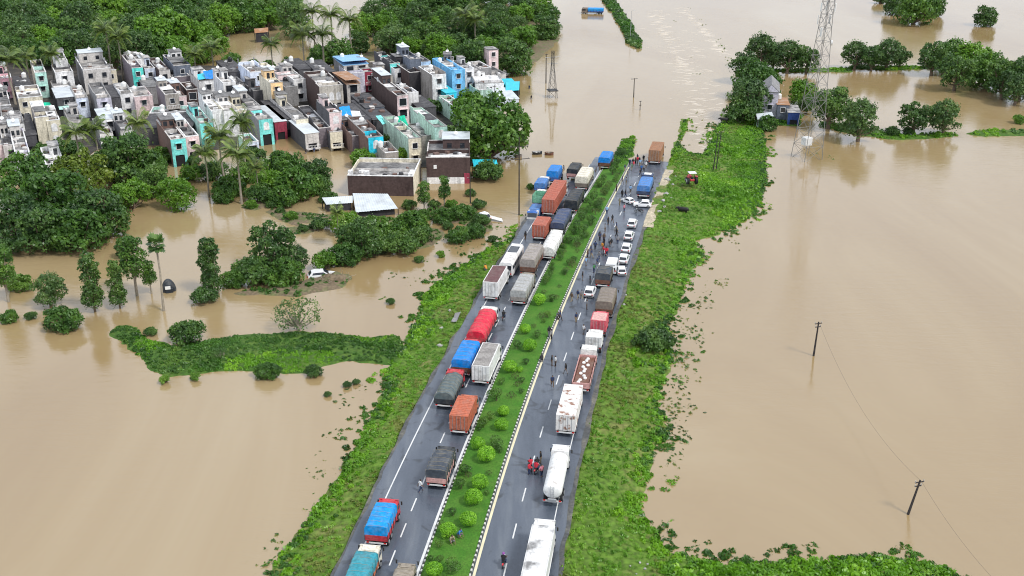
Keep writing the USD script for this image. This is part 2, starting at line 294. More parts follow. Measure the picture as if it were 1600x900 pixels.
for k, (nm, lab, pts, top) in enumerate([
    ('grass_strip', 'thin grassy dyke under the row of trees beyond the wide right water', [(1275, 196), (1310, 205), (1350, 213), (1400, 219), (1470, 216), (1502, 212), (1480, 206), (1420, 210), (1380, 205), (1330, 197), (1290, 189)], .5),
    ('grass_strip', 'flat grassy dyke running off at the right edge of the picture', [(1508, 209), (1540, 202), (1600, 203), (1660, 204), (1660, 212), (1580, 212), (1540, 214)], .5),
    ('grass_strip', 'thin dark bank under the far pair of round trees', [(1320, 108), (1400, 110), (1475, 107), (1475, 102), (1400, 104), (1330, 102)], .5),
    ('grass_strip', 'thin dark bank behind the pale gabled house', [(1205, 113), (1330, 113), (1330, 107), (1205, 108)], .5),
    ('grass_strip', 'small platform of ground under the pale gabled house', [(1185, 196), (1250, 197), (1256, 180), (1190, 172)], .4),
    ('grass_strip', 'sunken far end of the planted median curving away in the water', [(938, -8), (954, -8), (975, 22), (1000, 64), (1000, 76), (986, 70), (968, 36)], .5),
    ('grass_strip', 'drowned tip of the median beyond the last bush', [(962, 262), (975, 240), (984, 214), (990, 214), (989, 240), (982, 258)], .35),
    ('grass_strip', 'green weedy strip in the flood below the village bushes', [(372, 324), (395, 315), (432, 310), (430, 322), (400, 328)], .4),
    ('grass_strip', 'green weedy strip slanting across the flood before the white tin sheds', [(412, 330), (440, 325), (462, 340), (474, 354), (440, 346)], .4),
    ('grass_strip', 'low green patch out in the brown water left of the tall bushy clump', [(448, 356), (490, 352), (492, 362), (460, 367)], .35),
    ('grass_strip', 'muddy ground with rubble under the dark clump of bushes', [(335, 462), (400, 452), (460, 441), (515, 428), (548, 436), (530, 452), (460, 464), (400, 460)], .4),
    ('grass_strip', 'scrubby ground under the bushes between white sheds and the road', [(500, 420), (600, 395), (680, 385), (700, 365), (640, 340), (520, 335), (440, 330), (480, 350), (560, 345), (540, 395)], .35),
    ('grass_strip', 'scrubby spit with bushes beside the half sunk white van', [(650, 330), (700, 318), (760, 335), (770, 360), (735, 375), (720, 350), (680, 350)], .35),
    ('grass_strip', 'wooded ground beyond the village', [(-60, 90), (130, 86), (330, 92), (345, 55), (470, 42), (470, -8), (-60, -40)], .5),
    ('grass_strip', 'wooded ground along the far water behind the blue houses', [(480, 105), (620, 92), (740, 108), (830, 104), (875, 62), (870, 35), (700, -10), (560, 15), (590, 80), (480, 80)], .5)]):
    po = px_poly(pts); small.append((nm, po, land(nm, po, lab, top if k < 13 else .3, .3, 1.2 if po.area < 3000 else 2.0, m='turf' if k < 7 else 'earth'), lab))
VG = px_poly([(-40, 262), (110, 265), (150, 235), (240, 215), (330, 235), (430, 225), (440, 205), (520, 212), (560, 236), (650, 262), (735, 262), (760, 172), (808, 152), (795, 120), (700, 95), (560, 98), (480, 120), (380, 105), (260, 100), (130, 88), (-40, 105)])
solo('village_ground', MB().add(*(lambda vf: (np.c_[vf[0], np.full(len(vf[0]), .09)], vf[1]))(trimesh.creation.triangulate_polygon(VG, engine='earcut'))), 'mud', 'wet dark lanes and yards between the village houses', 'village ground', kind='structure')

# ---------------------------------------------------------------- the two carriageways
Y0, Y1 = 62.0, 262.0
ys = np.arange(Y0, Y1 + .1, 1.5)
def ribbon(o0, o1, dz, j0=0., j1=0., seed=0, ya=Y0, yb=Y1, step=None):
    yy = np.arange(ya, yb + 1e-6, step) if step else ys[(ys >= ya) & (ys <= yb)]
    if o0 < -11 and o1 > -4: o0 = -11.5 + 5.5 * np.clip((yy - 214) / 26, 0, 1)      # the flood has taken the outer lane
    n0 = (meshkit.fbm(np.stack([yy * .25, yy * 0, yy * 0], 1), 3, seed) - .5) * 2 * j0; n1 = (meshkit.fbm(np.stack([yy * .25, yy * 0, yy * 0 + 9], 1), 3, seed) - .5) * 2 * j1
    P = np.array([[(*road_pt(y, a), road_z(y) + dz), (*road_pt(y, b), road_z(y) + dz)] for y, a, b in zip(yy, o0 + n0, o1 + n1)])
    return P[:, ::-1]
def carriageway(label, o0, o1, j0, j1, dash_off, dash_y, dash_len, lines):
    p = thing('road', label, 'road', kind='structure')
    MB().grid(ribbon(o0, o1, 0, j0, j1)).build(p, 'asphalt', 'asphalt')
    for o, wd, a, b, m in lines: MB().grid(ribbon(o - wd / 2, o + wd / 2, .006, ya=a, yb=b)).build(p, 'edge_line', m)
    for y in dash_y: MB().grid(ribbon(dash_off - .08, dash_off + .08, .006, ya=y - dash_len / 2, yb=y + dash_len / 2, step=dash_len / 2)).build(p, 'lane_dash', 'paint_white')
    return p
carriageway('dark wet carriageway on the village side of the planted median', -11.5, -2.68, .35, 0, -6.25, np.arange(70.9, 246, 4.93), 2.6, [(-9.85, .16, 62, 215, 'paint_white'), (-3.0, .3, 62, 246, 'paint_white')])
carriageway('wet grey carriageway on the open water side of the planted median', 2.68, 11.6, 0, .3, 6.13, np.arange(73.4, 246, 7.2), 2.8, [(10.3, .12, 62, 130, 'paint_white'), (3.0, .3, 62, 246, 'paint_yellow')])
for lab, a, b, y1 in (('muddy gravel shoulder beside the village side lane', -11.9, -10.9, 214), ('gravel shoulder along the line of waiting lorries', 11.2, 12.2, 250)):
    solo('road_shoulder', MB().grid(ribbon(a, b, -.035, .5 if a < 0 else .2, .2 if a < 0 else .35, seed=5, yb=y1)), 'shoulder', lab, 'road shoulder', kind='structure')
solo('sand_verge', MB().grid(ribbon(11.4, 13.2, .03, .3, .9, seed=8, ya=203, yb=246)), 'sand', 'pale washed sand strip beside the last lorries', 'sand verge', kind='structure')
md = MB(); yy = np.arange(62, 250, 1.0); oo = np.linspace(-2.62, 2.62, 8)
md.grid(np.array([[(*road_pt(y, o), road_z(y) + .16 + .16 * (1 - (o / 2.62) ** 2) ) for o in oo[::-1]] for y in yy]))
solo('median', md, 'median_soil', 'raised strip of grass with clipped bushes between the two carriageways', 'median', kind='structure', smooth=True)
for side, lab in ((-1, 'black and white kerb on the village side of the median'), (1, 'black and white kerb on the open water side of the median')):
    k = thing('kerb', lab, 'kerb', kind='structure'); bw = [MB(), MB()]
    y = 62.0; i = 0
    while y < 248:
        x_, y_ = road_pt(y, side * 2.62); dx, dy = road_dir(y)
        bw[i % 2].box((x_, y_, road_z(y) + .12), (.2, .38, .28), .03, -math.atan2(dx, dy)); y += .42 * dy; i += 1
    for b_, n_ in zip(bw, ('white', 'black')): tag(stage.GetPrimAtPath(b_.build(k, f'{n_}_blocks', 'kerb_' + n_)), kind='stuff')

# ---------------------------------------------------------------- foliage pieces
def leaves(centers, normals, size, rg, jit=.6, thin=.62):
    n = len(centers); nn = normals + rg.normal(0, jit, (n, 3)); nn /= np.linalg.norm(nn, axis=1, keepdims=True) + 1e-9
    a = np.cross(nn, rg.normal(0, 1, (n, 3))); a /= np.linalg.norm(a, axis=1, keepdims=True) + 1e-9; b = np.cross(nn, a)
    s = (size * rg.uniform(.7, 1.3, n))[:, None]
    V = np.stack([centers + a * s, centers + b * s * thin, centers - a * s, centers - b * s * thin], 1).reshape(-1, 3)
    i = np.arange(n)[:, None] * 4
    return V, np.concatenate([i + [0, 1, 2], i + [0, 2, 3]])
def blob_leaves(blobs, n, size, rg, jit=.75, fill=.15, loose=1.0):
    B = np.array(blobs); r = B[:, 3]; pr = r ** 2 / (r ** 2).sum(); k = rg.choice(len(B), n, p=pr)
    d = rg.normal(0, 1, (n, 3)); d /= np.linalg.norm(d, axis=1, keepdims=True)
    d[:, 2] = np.where(rg.random(n) < .55, np.abs(d[:, 2]), d[:, 2])
    rad = r[k] * (1 - fill * rg.random(n) ** .5 * 2)
    c = B[k, :3] + d * rad[:, None] * np.array([1, 1, .82])
    nz_ = meshkit.noise(c * 1.3, 3); c += (nz_[:, None] - .45) * 1.1 * d * r[k][:, None] * loose + d * (rg.random((n, 1)) ** 3 * .3 * r[k][:, None] * loose)
    inside = (meshkit.noise(c * 1.7, 9) < .3) & (rg.random(n) < .8 * min(1, loose))
    for b in B: inside |= (np.linalg.norm((c - b[:3]) / np.array([1, 1, .82]), axis=1) < b[3] * .72)
    c, d = c[~inside], d[~inside]
    return leaves(c, d, size, rg, jit)
def tree_geo(seed, W, Ht, trunk_h, nb, n, size, shape='dome', droop=.0):
    """Ten metre wide pattern: returns (trunk mesh, crown mesh)."""
    rg = np.random.default_rng(seed); R = W / 2; blobs = []
    zc = trunk_h + (Ht - trunk_h) * (.48 if shape == 'tall' else .44); hz = (Ht - trunk_h) * .5
    for k in range(nb):
        t = rg.uniform(0, 2 * math.pi); q = rg.random() ** .5
        if shape == 'dome': zz = rg.uniform(-.95, 1); rr = math.sqrt(max(0, 1 - max(zz * (1 if zz > 0 else .55), -.6) ** 2)) * (.35 + .65 * q)
        elif shape == 'tall': zz = -1 + 2 * (k + .5) / nb; rr = q * (1. - .3 * abs(zz))
        else: zz = rg.uniform(-.5, .9); rr = q
        br = rg.uniform(.24, .4) * R * (1.15 if k < nb // 3 else .8) * (1.25 if shape == 'tall' else 1)
        blobs.append(((R - br) * rr * math.cos(t) * 1.05, (R - br) * rr * math.sin(t) * 1.05, zc + (hz - br * .8) * zz, br))
    tr = MB(); lean = rg.normal(0, .25, 2)
    top = np.array([lean[0], lean[1], trunk_h + (Ht - trunk_h) * .35])
    r0 = .035 * W + .1
    tr.tube([(0, 0, -1), (lean[0] * .3, lean[1] * .3, trunk_h * .6), tuple(top)], [r0 * 1.25, r0, r0 * .55], 7)
    for b in blobs[::2]:
        m = np.array([lean[0] * .4, lean[1] * .4, trunk_h * rg.uniform(.7, 1.1)]); e = np.array(b[:3]); mid = (m + e) / 2 + [0, 0, -.04 * W]
        tr.tube([m, mid, e], [r0 * .5, r0 * .34, r0 * .12], 5)
    V, f = blob_leaves(blobs, n, size, rg)
    return tr, (V, f)
TREES = {   # key: (seed, W, H, trunk, blobs, leaves, size, shape, material, bark)
    'broad_a': (11, 10, 8.6, .7, 30, 10500, .29, 'dome', 'leaf_green'), 'broad_b': (12, 10, 9.4, .8, 32, 10500, .29, 'dome', 'leaf_dark'),
    'broad_c': (13, 10, 8.2, .7, 26, 9800, .29, 'dome', 'leaf_bright'), 'broad_d': (14, 10, 10, 1.0, 30, 9800, .29, 'tall', 'leaf_blue'),
    'broad_e': (15, 10, 8.4, .7, 26, 9800, .29, 'dome', 'leaf_yellow'), 'round_a': (16, 10, 10, 1.7, 24, 7000, .3, 'dome', 'leaf_blue'),
    'round_b': (17, 10, 10.6, 1.9, 24, 6600, .3, 'dome', 'leaf_dark'), 'slim_a': (18, 10, 26, 2.6, 40, 12000, .42, 'tall', 'leaf_dark'),
    'slim_b': (19, 10, 22, 7.0, 26, 7000, .4, 'tall', 'leaf_green'), 'bush_a': (20, 10, 6.4, .2, 26, 8000, .32, 'dome', 'leaf_green'),
    'bush_b': (21, 10, 6.0, .2, 22, 7000, .33, 'dome', 'leaf_dark'), 'bush_c': (22, 10, 6.8, .2, 24, 7500, .32, 'dome', 'leaf_bright'), 'sparse': (23, 10, 7.6, 1.2, 30, 2600, .22, 'dome', 'leaf_dark')}
def build_tree(key):
    s, W, H, th, nb, n, sz, sh, m = TREES[key]
    tr, cr = tree_geo(s, W, H, th, nb, n, sz, sh)
    def f(path):
        tr.build(path, 'stem' if key.startswith('bush') else 'trunk', 'bark_pale' if key in ('slim_b', 'sparse') else 'bark', True)
        MB().add(*cr).build(path, 'crown', m)
    return f
def tree(u, v, wpx, key, label, cat='tree', hf=1.0, group=None, name=None, zb=None):
    """u, v: middle of the crown in the photograph, wpx: its width there."""
    s, W, H, th = TREES[key][:4]; z = 4.0
    for _ in range(6):
        x, y = G(u, v, z); wm = wpx * mpp(x, y, z); h = wm / W * H * hf; z = h * (th / H * .45 + .5)
    if wm < 1.2 * 0: return
    rgk = random.Random(int(u * 31 + v * 17))
    copy_or(key, build_tree(key), name or {'b': 'broad_tree', 'r': 'round_tree', 's': 'slim_tree'}[key[0]] if not key.startswith('bush') else (name or 'bush'), label, cat,
            (x, y, (-.15 if key[0] != 'b' else -.05 * h) if zb is None else zb), rgk.uniform(0, 360), (wm / W, wm / W * rgk.uniform(.92, 1.08), h / H), group)
    PLACES.append((x, y, label))
PLACES = []
def frond_geo(L, rg, up, nl=17, wid=1.0):
    mb = MB(); t = np.linspace(0, 1, nl); x = L * (t * (.55 + .45 * (1 - up * .5)) - .12 * t ** 2); z = L * ((.25 + 1.1 * up) * t - (.62 + .5 * (1 - up)) * t ** 2)
    mb.tube(np.stack([x, 0 * x, z], 1)[::2], np.linspace(.09, .025, len(x[::2])), 4)
    for k in range(1, nl):
        l = L * .36 * math.sin(math.pi * (.16 + .8 * t[k])) + .2; wv = L / nl * wid
        for sd in (-1, 1):
            c0 = np.array([x[k], 0, z[k] + .02]); tip = c0 + np.array([l * .5, sd * l * .8, -l * .24]); bx = np.array([wv * .5, 0, 0])
            mb.add([c0 - bx, c0 + bx, tip + bx * .7, tip - bx * .5], [(0, 1, 2, 3)] if sd > 0 else [(3, 2, 1, 0)])
    return mb
def build_palm(seed, fan=False):
    def f(path):
        rg = np.random.default_rng(seed); H = 10.0
        c = [(0, 0, -1), (.15, .05, 2.5), (.25 + .2 * rg.random(), .1, 6), (.3, .1, H)]
        MB().tube(c, [.34, .24, .2, .2], 8).build(path, 'trunk', 'bark_pale', True)
        n = 22
        for k in range(n):
            a = k * 2.39996 + rg.uniform(-.2, .2); up = 1 - k / n
            if fan:
                mb = MB(); L = 1.3; d = np.array([math.cos(a), math.sin(a), .9 * up * 2 - .75]); d /= np.linalg.norm(d); c0 = np.array([.3, .1, H]) + d * .9
                s_ = np.cross(d, (0, 0, 1)); s_ /= np.linalg.norm(s_) + 1e-6; mb.tube([(.3, .1, H), c0], [.05, .03], 4)
                ring = [c0 + L * (math.cos(q) * d + math.sin(q) * s_) * (1 if j % 2 else .72) for j, q in enumerate(np.linspace(-1.7, 1.7, 15))]
                mb.add([c0] + ring, [(0, j + 1, j + 2) for j in range(14)])
            else:
                mb = frond_geo(rg.uniform(4.2, 5.0), rg, min(1, max(0, up + rg.uniform(-.1, .1))))
                V = np.vstack(mb.v); cs, sn = math.cos(a), math.sin(a)
                V = np.stack([V[:, 0] * cs - V[:, 1] * sn + .3, V[:, 0] * sn + V[:, 1] * cs + .1, V[:, 2] + H], 1); F_ = np.vstack(mb.f); mb = MB().add(V, F_)
            mb.build(path, 'frond', 'leaf_dark' if fan else 'leaf_palm')
        if not fan: MB().ball((.5, .3, H - .2), (.35, .35, .3)).ball((.1, -.15, H - .25), (.3, .3, .28)).build(path, 'coconuts', 'leaf_olive')
    return f
def palm(u, v, wpx, hm, label, fan=False, seed=0):
    """u, v: heart of the crown; hm: height of the heart above the water."""
    x, y = G(u, v, hm); s = wpx * mpp(x, y, hm) / (4.2 if fan else 7.6)
    key = ('fan' if fan else 'palm') + str(seed % 3)
    copy_or(key, build_palm(40 + seed % 3, fan), 'fan_palm' if fan else 'coconut_palm', label, 'palm tree', (x - .3 * s, y, -.2), (u * 37) % 360, (s, s, hm / 10.0))
    PLACES.append((x, y, label))
# ---------------------------------------------------------------- houses
def house(u, v, wpx, L, h, front, side, roof, opts, label, a=26, cat='house'):
    """u, v: middle of the top edge of the front wall; h its height over the flood; opts: letters for features."""
    rg = random.Random(int(u * 7 + v * 13)); x, y = G(u, v, h); W = max(3.0, wpx * mpp(x, y, h) / 1.03); ar = math.radians(a)
    P = thing('house', label, cat, (x, y, 0), a)
    if 'T' not in opts and 'K' not in opts and cat == 'house' and 'g' not in opts and rg.random() < .62: opts += rg.choice('TTTK')
    PLACES.append((x, y, label)); hr = h - (.85 if 'N' not in opts else .1)
    fm, sm = 'wall_' + front, 'wall_' + side
    CP = []; sg = MB()                                                  # the house's own body behind the painted front
    sg.box((0, L / 2 + .1, (hr - 1) / 2), (W, L - .2, hr + 1)); 
    if 'N' not in opts:
        for sx in (-1, 1):                                     # side parapets built in lengths, not all one height
            k0 = .2
            while k0 < L - .3:
                k1 = min(L, k0 + rg.uniform(3.5, 8)); ph = .86 if rg.random() < .7 else rg.uniform(.35, 1.5)
                sg.box((sx * (W / 2 - .1), (k0 + k1) / 2, hr + ph / 2 - .01), (.2, k1 - k0, ph)); 
                if ph == .86 and rg.random() < .8: CP.append((sx, k0, k1))
                k0 = k1
        sg.box((0, L - .12, hr + .42), (W - .42, .2, .86))
    sg.build(P, 'side_wall', sm)
    fh = h + (0.0 if 'N' in opts else .02)
    fr = MB(); og = 'G' in opts
    if og:
        gw, gh = W * .62, min(3.0, h * .42)
        fr.box((0, 0, (fh + gh) / 2), (W + .06, .3, fh - gh)); 
        for sx in (-1, 1): fr.box((sx * (W / 2 + .03 - (W - gw) / 4), 0, gh / 2 - .5), ((W - gw) / 2, .3, gh + 1))
    else: fr.box((0, 0, (fh - 1) / 2), (W + .06, .3, fh + 1))
    fr.build(P, 'front_wall', fm)
    if og: MB().box((0, .06, gh / 2 - .3), (gw - .02, .06, gh + .5)).build(P, 'garage_opening', 'void')
    if 'N' not in opts:
        cm = 'wall_concrete' if rg.random() < .4 else 'wall_offwhite' if side in ('dark', 'charcoal', 'brown', 'brick', 'slate', 'mauve') else ('wall_white' if 'P' not in opts else fm)
        for c_, d_ in [((sx * (W / 2 - .1), (k0 + k1) / 2, hr + .9), (.28, k1 - k0, .1)) for sx, k0, k1 in CP] + [((0, .02, h + .07), (W + .16, .4, .12)), ((0, L - .1, hr + .91), (W - .34, .3, .1))]: MB().box(c_, d_).build(P, 'coping', cm)
        MB().box((0, L / 2 + .1, hr + .04), (W - .5, L - .6, .1)).build(P, 'roof', roof)
        k0 = rg.uniform(3.5, 6)
        while L > 11 and k0 < L - 3:                           # cross walls part the roof terraces; each part is finished in its own way
            MB().box((0, k0, hr + .42), (W - .42, .18, rg.choice([.5, .86, .86, 1.3]))).build(P, 'cross_wall', rg.choice([sm, fm, 'wall_concrete', 'wall_offwhite']))
            k1 = min(L - .4, k0 + rg.uniform(4, 8)); rm_ = rg.choice(['roof_pale', 'roof_grey', 'roof_dark', 'wall_white', 'roof_grey'])
            MB().box((0, (k0 + k1) / 2 + .1, hr + rg.choice([.1, .1, .55, 1.0]) - .05), (W - .46, k1 - k0 - .25, .12)).build(P, 'terrace', rm_); k0 = k1
    elif 'g' in opts:
        rf = MB(); g = h + W * .45
        rf.hull([(sx * (W / 2 + .35), yy, h - .1) for sx in (-1, 1) for yy in (-.4, L + .4)] + [(0, yy, g + .25) for yy in (-.4, L + .4)] + [(sx * (W / 2 + .3), yy, h) for sx in (-1, 1) for yy in (-.4, L + .4)]); rf.build(P, 'roof', roof)
        MB().hull([(sx * W / 2, yy, h) for sx in (-1, 1) for yy in (-.46, -.42)] + [(0, yy, g) for yy in (-.46, -.42)]).build(P, 'gable', fm)
    else:
        rf = MB().box((0, L / 2, h + .06), (W + .5, L + .5, .14), .03); rf.build(P, 'roof', roof)
    nf = max(1, int(round(h / 3.2))); nw = max(1, int(W / 2.6)) if 'w' not in opts else 1
    if 'B' not in opts:
        for fl in range(nf):
            z = h - (1.75 if 'N' not in opts else 1.3) - fl * 3.0
            if z < .9 or (og and z < 3.8): continue
            for i in range(nw):
                wx = (i - (nw - 1) / 2) * W / nw; ww = min(1.15, W / nw * .5); wh = 1.25
                if 'O' in opts: ww, wh = min(1.9, W / nw * .66), 1.9
                if 'o' in opts:
                    t = np.linspace(0, math.pi, 9); pr = np.stack([ww / 2 * np.cos(t), 0 * t, .3 + ww / 2 * np.sin(t)], 1); pr = np.vstack([[(ww / 2, 0, -.8)], pr, [(-ww / 2, 0, -.8)]]) + [wx, -.17, z]
                    pf = (pr - [wx, 0, z]) * 1.22 + [wx, .01, z]; fp = MB().loft([pf + [0, .05, 0], pf]).build(P, 'window', 'wall_white'); MB().loft([pr + [0, .05, 0], pr + [0, -.0, 0]]).build(fp, 'pane', 'glass_dark'); continue
                wm = MB()
                for sx in (-1, 1): wm.box((wx + sx * (ww / 2 + .05), -.17, z), (.1, .12, wh + .2))
                wm.box((wx, -.17, z + wh / 2 + .05), (ww, .12, .1)).box((wx, -.2, z - wh / 2 - .05), (ww, .2, .1))
                wp = wm.build(P, 'window', 'wall_white' if front not in ('white', 'offwhite') else 'wall_grey')
                MB().box((wx, -.155, z), (ww, .02, wh)).build(wp, 'pane', 'glass_dark')
                if 'c' in opts or rg.random() < .4: MB().box((wx, -.45, z + wh / 2 + .25), (ww + .6, .6, .08)).build(P, 'sunshade', fm)
    if 'b' in opts:
        z = h - 3.7; MB().box((0, -.75, z), (W, 1.3, .14)).build(P, 'balcony', fm); rl = MB()
        for i in range(9): rl.box((-W / 2 + .1 + i * (W - .2) / 8, -1.35, z + .5), (.06, .06, .9))
        rl.box((0, -1.35, z + .97), (W, .09, .07)); rl.build(P, 'railing', 'wall_white')
    if 'A' in opts:
        z = h * .45; MB().hull([(sx * W * .48, yy, z + dz) for sx in (-1, 1) for yy, dz in ((-.15, .5), (-.15, .42), (-2.0, 0), (-2.0, -.08))]).build(P, 'awning', 'wall_' + {'A': 'mint'}['A'])
    if 'a' in opts:                                            # arched white niches on the front
        for i in range(3):
            cx = (i - 1) * W * .3; t = np.linspace(0, math.pi, 9); pr = np.vstack([[(W * .1, 0, -1.0)], np.stack([W * .1 * np.cos(t), 0 * t, .6 + W * .1 * np.sin(t)], 1), [(-W * .1, 0, -1.0)]]) + [cx, -.2, h - 3]
            MB().loft([pr + [0, .06, 0], pr]).build(P, 'arched_niche', 'wall_white')
            MB().box((cx, -.17, h - 5.3), (W * .16, .05, 1.1)).build(P, 'window', 'glass_dark')
    if 'N' not in opts and 'M' not in opts: opts += 'M'
    if 'S' in opts or ('N' not in opts and rg.random() < .15 and L > 11):
        sw, sl = min(3.0, W * .5), min(4.5, L * .3); sx = (W / 2 - sw / 2 - .3) * (1 if rg.random() < .5 else -1)
        st = MB().box((sx, L * .72, hr + 1.35), (sw, sl, 2.5)).build(P, 'stair_room', fm); MB().box((sx, L * .72, hr + 2.68), (sw + .5, sl + .5, .14), .03).build(st, 'slab', 'roof_pale'); MB().box((sx + .2, L * .72 - sl / 2 - .02, hr + 1.1), (.8, .04, 1.9)).build(st, 'door', 'glass_dark')
    if 'N' not in opts and L > 12.5 and W < 11 and 'P' not in opts and rg.random() < .45:
        bl, bh = L * rg.uniform(.25, .45), rg.uniform(2.2, 3.0); bw = W * rg.uniform(.55, .92); bx = (W - bw) / 2 * rg.choice((-1, 1)) * .9
        up_ = MB().box((bx, L - bl / 2 - .02, hr + bh / 2), (bw, bl, bh)).build(P, 'upper_room', rg.choice([fm, sm, 'wall_offwhite', 'wall_white'])); MB().box((bx, L - bl / 2 - .02, hr + bh + .07), (bw + .5, bl + .4, .14), .03).build(up_, 'slab', rg.choice(['roof_pale', 'roof_grey', 'tin_pale']))
        for wx in (-.25, .25): MB().box((bx + bw * wx, L - bl - .04, hr + 1.3), (min(1.0, bw * .3), .05, 1.1)).build(up_, 'window', 'glass_dark')
        MB().cyl((bx, L - bl / 2, hr + bh), (bx, L - bl / 2, hr + bh + 1.6), .03, 5).cyl((bx, L - bl / 2 - .1, hr + bh + .6), (bx, L - bl / 2 - .25, hr + bh + .75), .45, 12).build(up_, 'dish', 'tank_white')
    if 'R' in opts:
        cl = MB()
        for sx in (-1, 1):
            for yy in (.3, L * .5, L - .3): cl.box((sx * (W / 2 - .15), yy, h + .55), (.28, .28, 1.2))
        cl.build(P, 'column_stub', 'wall_grey')
    if 'M' in opts:                                            # things left on the roof terrace
        for i in range(rg.randint(4, 9)):
            bx, by = rg.uniform(-W * .36, W * .36), rg.uniform(L * .12, L * .9); s_ = rg.uniform(.35, .9)
            MB().box((bx, by, hr + .1 + s_ * .4), (s_ * rg.uniform(1, 2), s_ * rg.uniform(1, 2), s_ * .8), .04, rg.uniform(0, 1.5)).build(P, 'roof_clutter', rg.choice(['wall_white', 'wall_grey', 'roof_dark', 'wall_offwhite', 'wall_brick']))
    if 'Z' in opts:                                            # ridge of corrugated sheet over the roof
        z = h + .1; cr = MB(); n = max(6, int(W / .5)); prof = np.linspace(-W / 2 - .3, W / 2 + .3, n * 2 + 1)
        pt = np.array([[(q, yy, z + 1.1 - .18 * (yy / L) * L * .35 + (.06 if i % 2 else 0)) for yy in (-.6, L + .2)] for i, q in enumerate(prof)]); cr.grid(pt[:, :]); cr.build(P, 'tin_roof', roof)
    for ch, mt_, nm in (('T', 'tank_white', 'white'), ('K', 'tank_black', 'black')):
        for j in range(opts.count(ch)):
            lx, ly = (W * .22) * (1 if (j + len(label)) % 2 else -1), L * (.78 - .5 * j); ca, sa = math.cos(ar), math.sin(ar)
            tx, ty = x + lx * ca - ly * sa, y + lx * sa + ly * ca; short = ' '.join(label.split(',')[0].split(' with ')[0].split(' beside ')[0].split(' behind ')[0].split()[:6])
            t = thing('water_tank', f'{nm} plastic water tank on the roof of the {short}' + (' at its front' if j else ''), 'water tank', (tx, ty, hr + .09), a, group='roof water tanks')
            MB().loft([np.array([(r * math.cos(q), r * math.sin(q), zz) for q in np.arange(12) * math.pi / 6]) for r, zz in ((.62, .25), (.66, .3), (.66, 1.25), (.6, 1.45), (.25, 1.6))]).build(t, 'drum', mt_, True)
            MB().cyl((0, 0, 1.58), (0, 0, 1.72), .26, 10).build(t, 'lid', mt_); MB().box((0, 0, .12), (1.3, 1.3, .24)).build(t, 'plinth', 'concrete')
    return P, (x, y, W, L, h, ar)
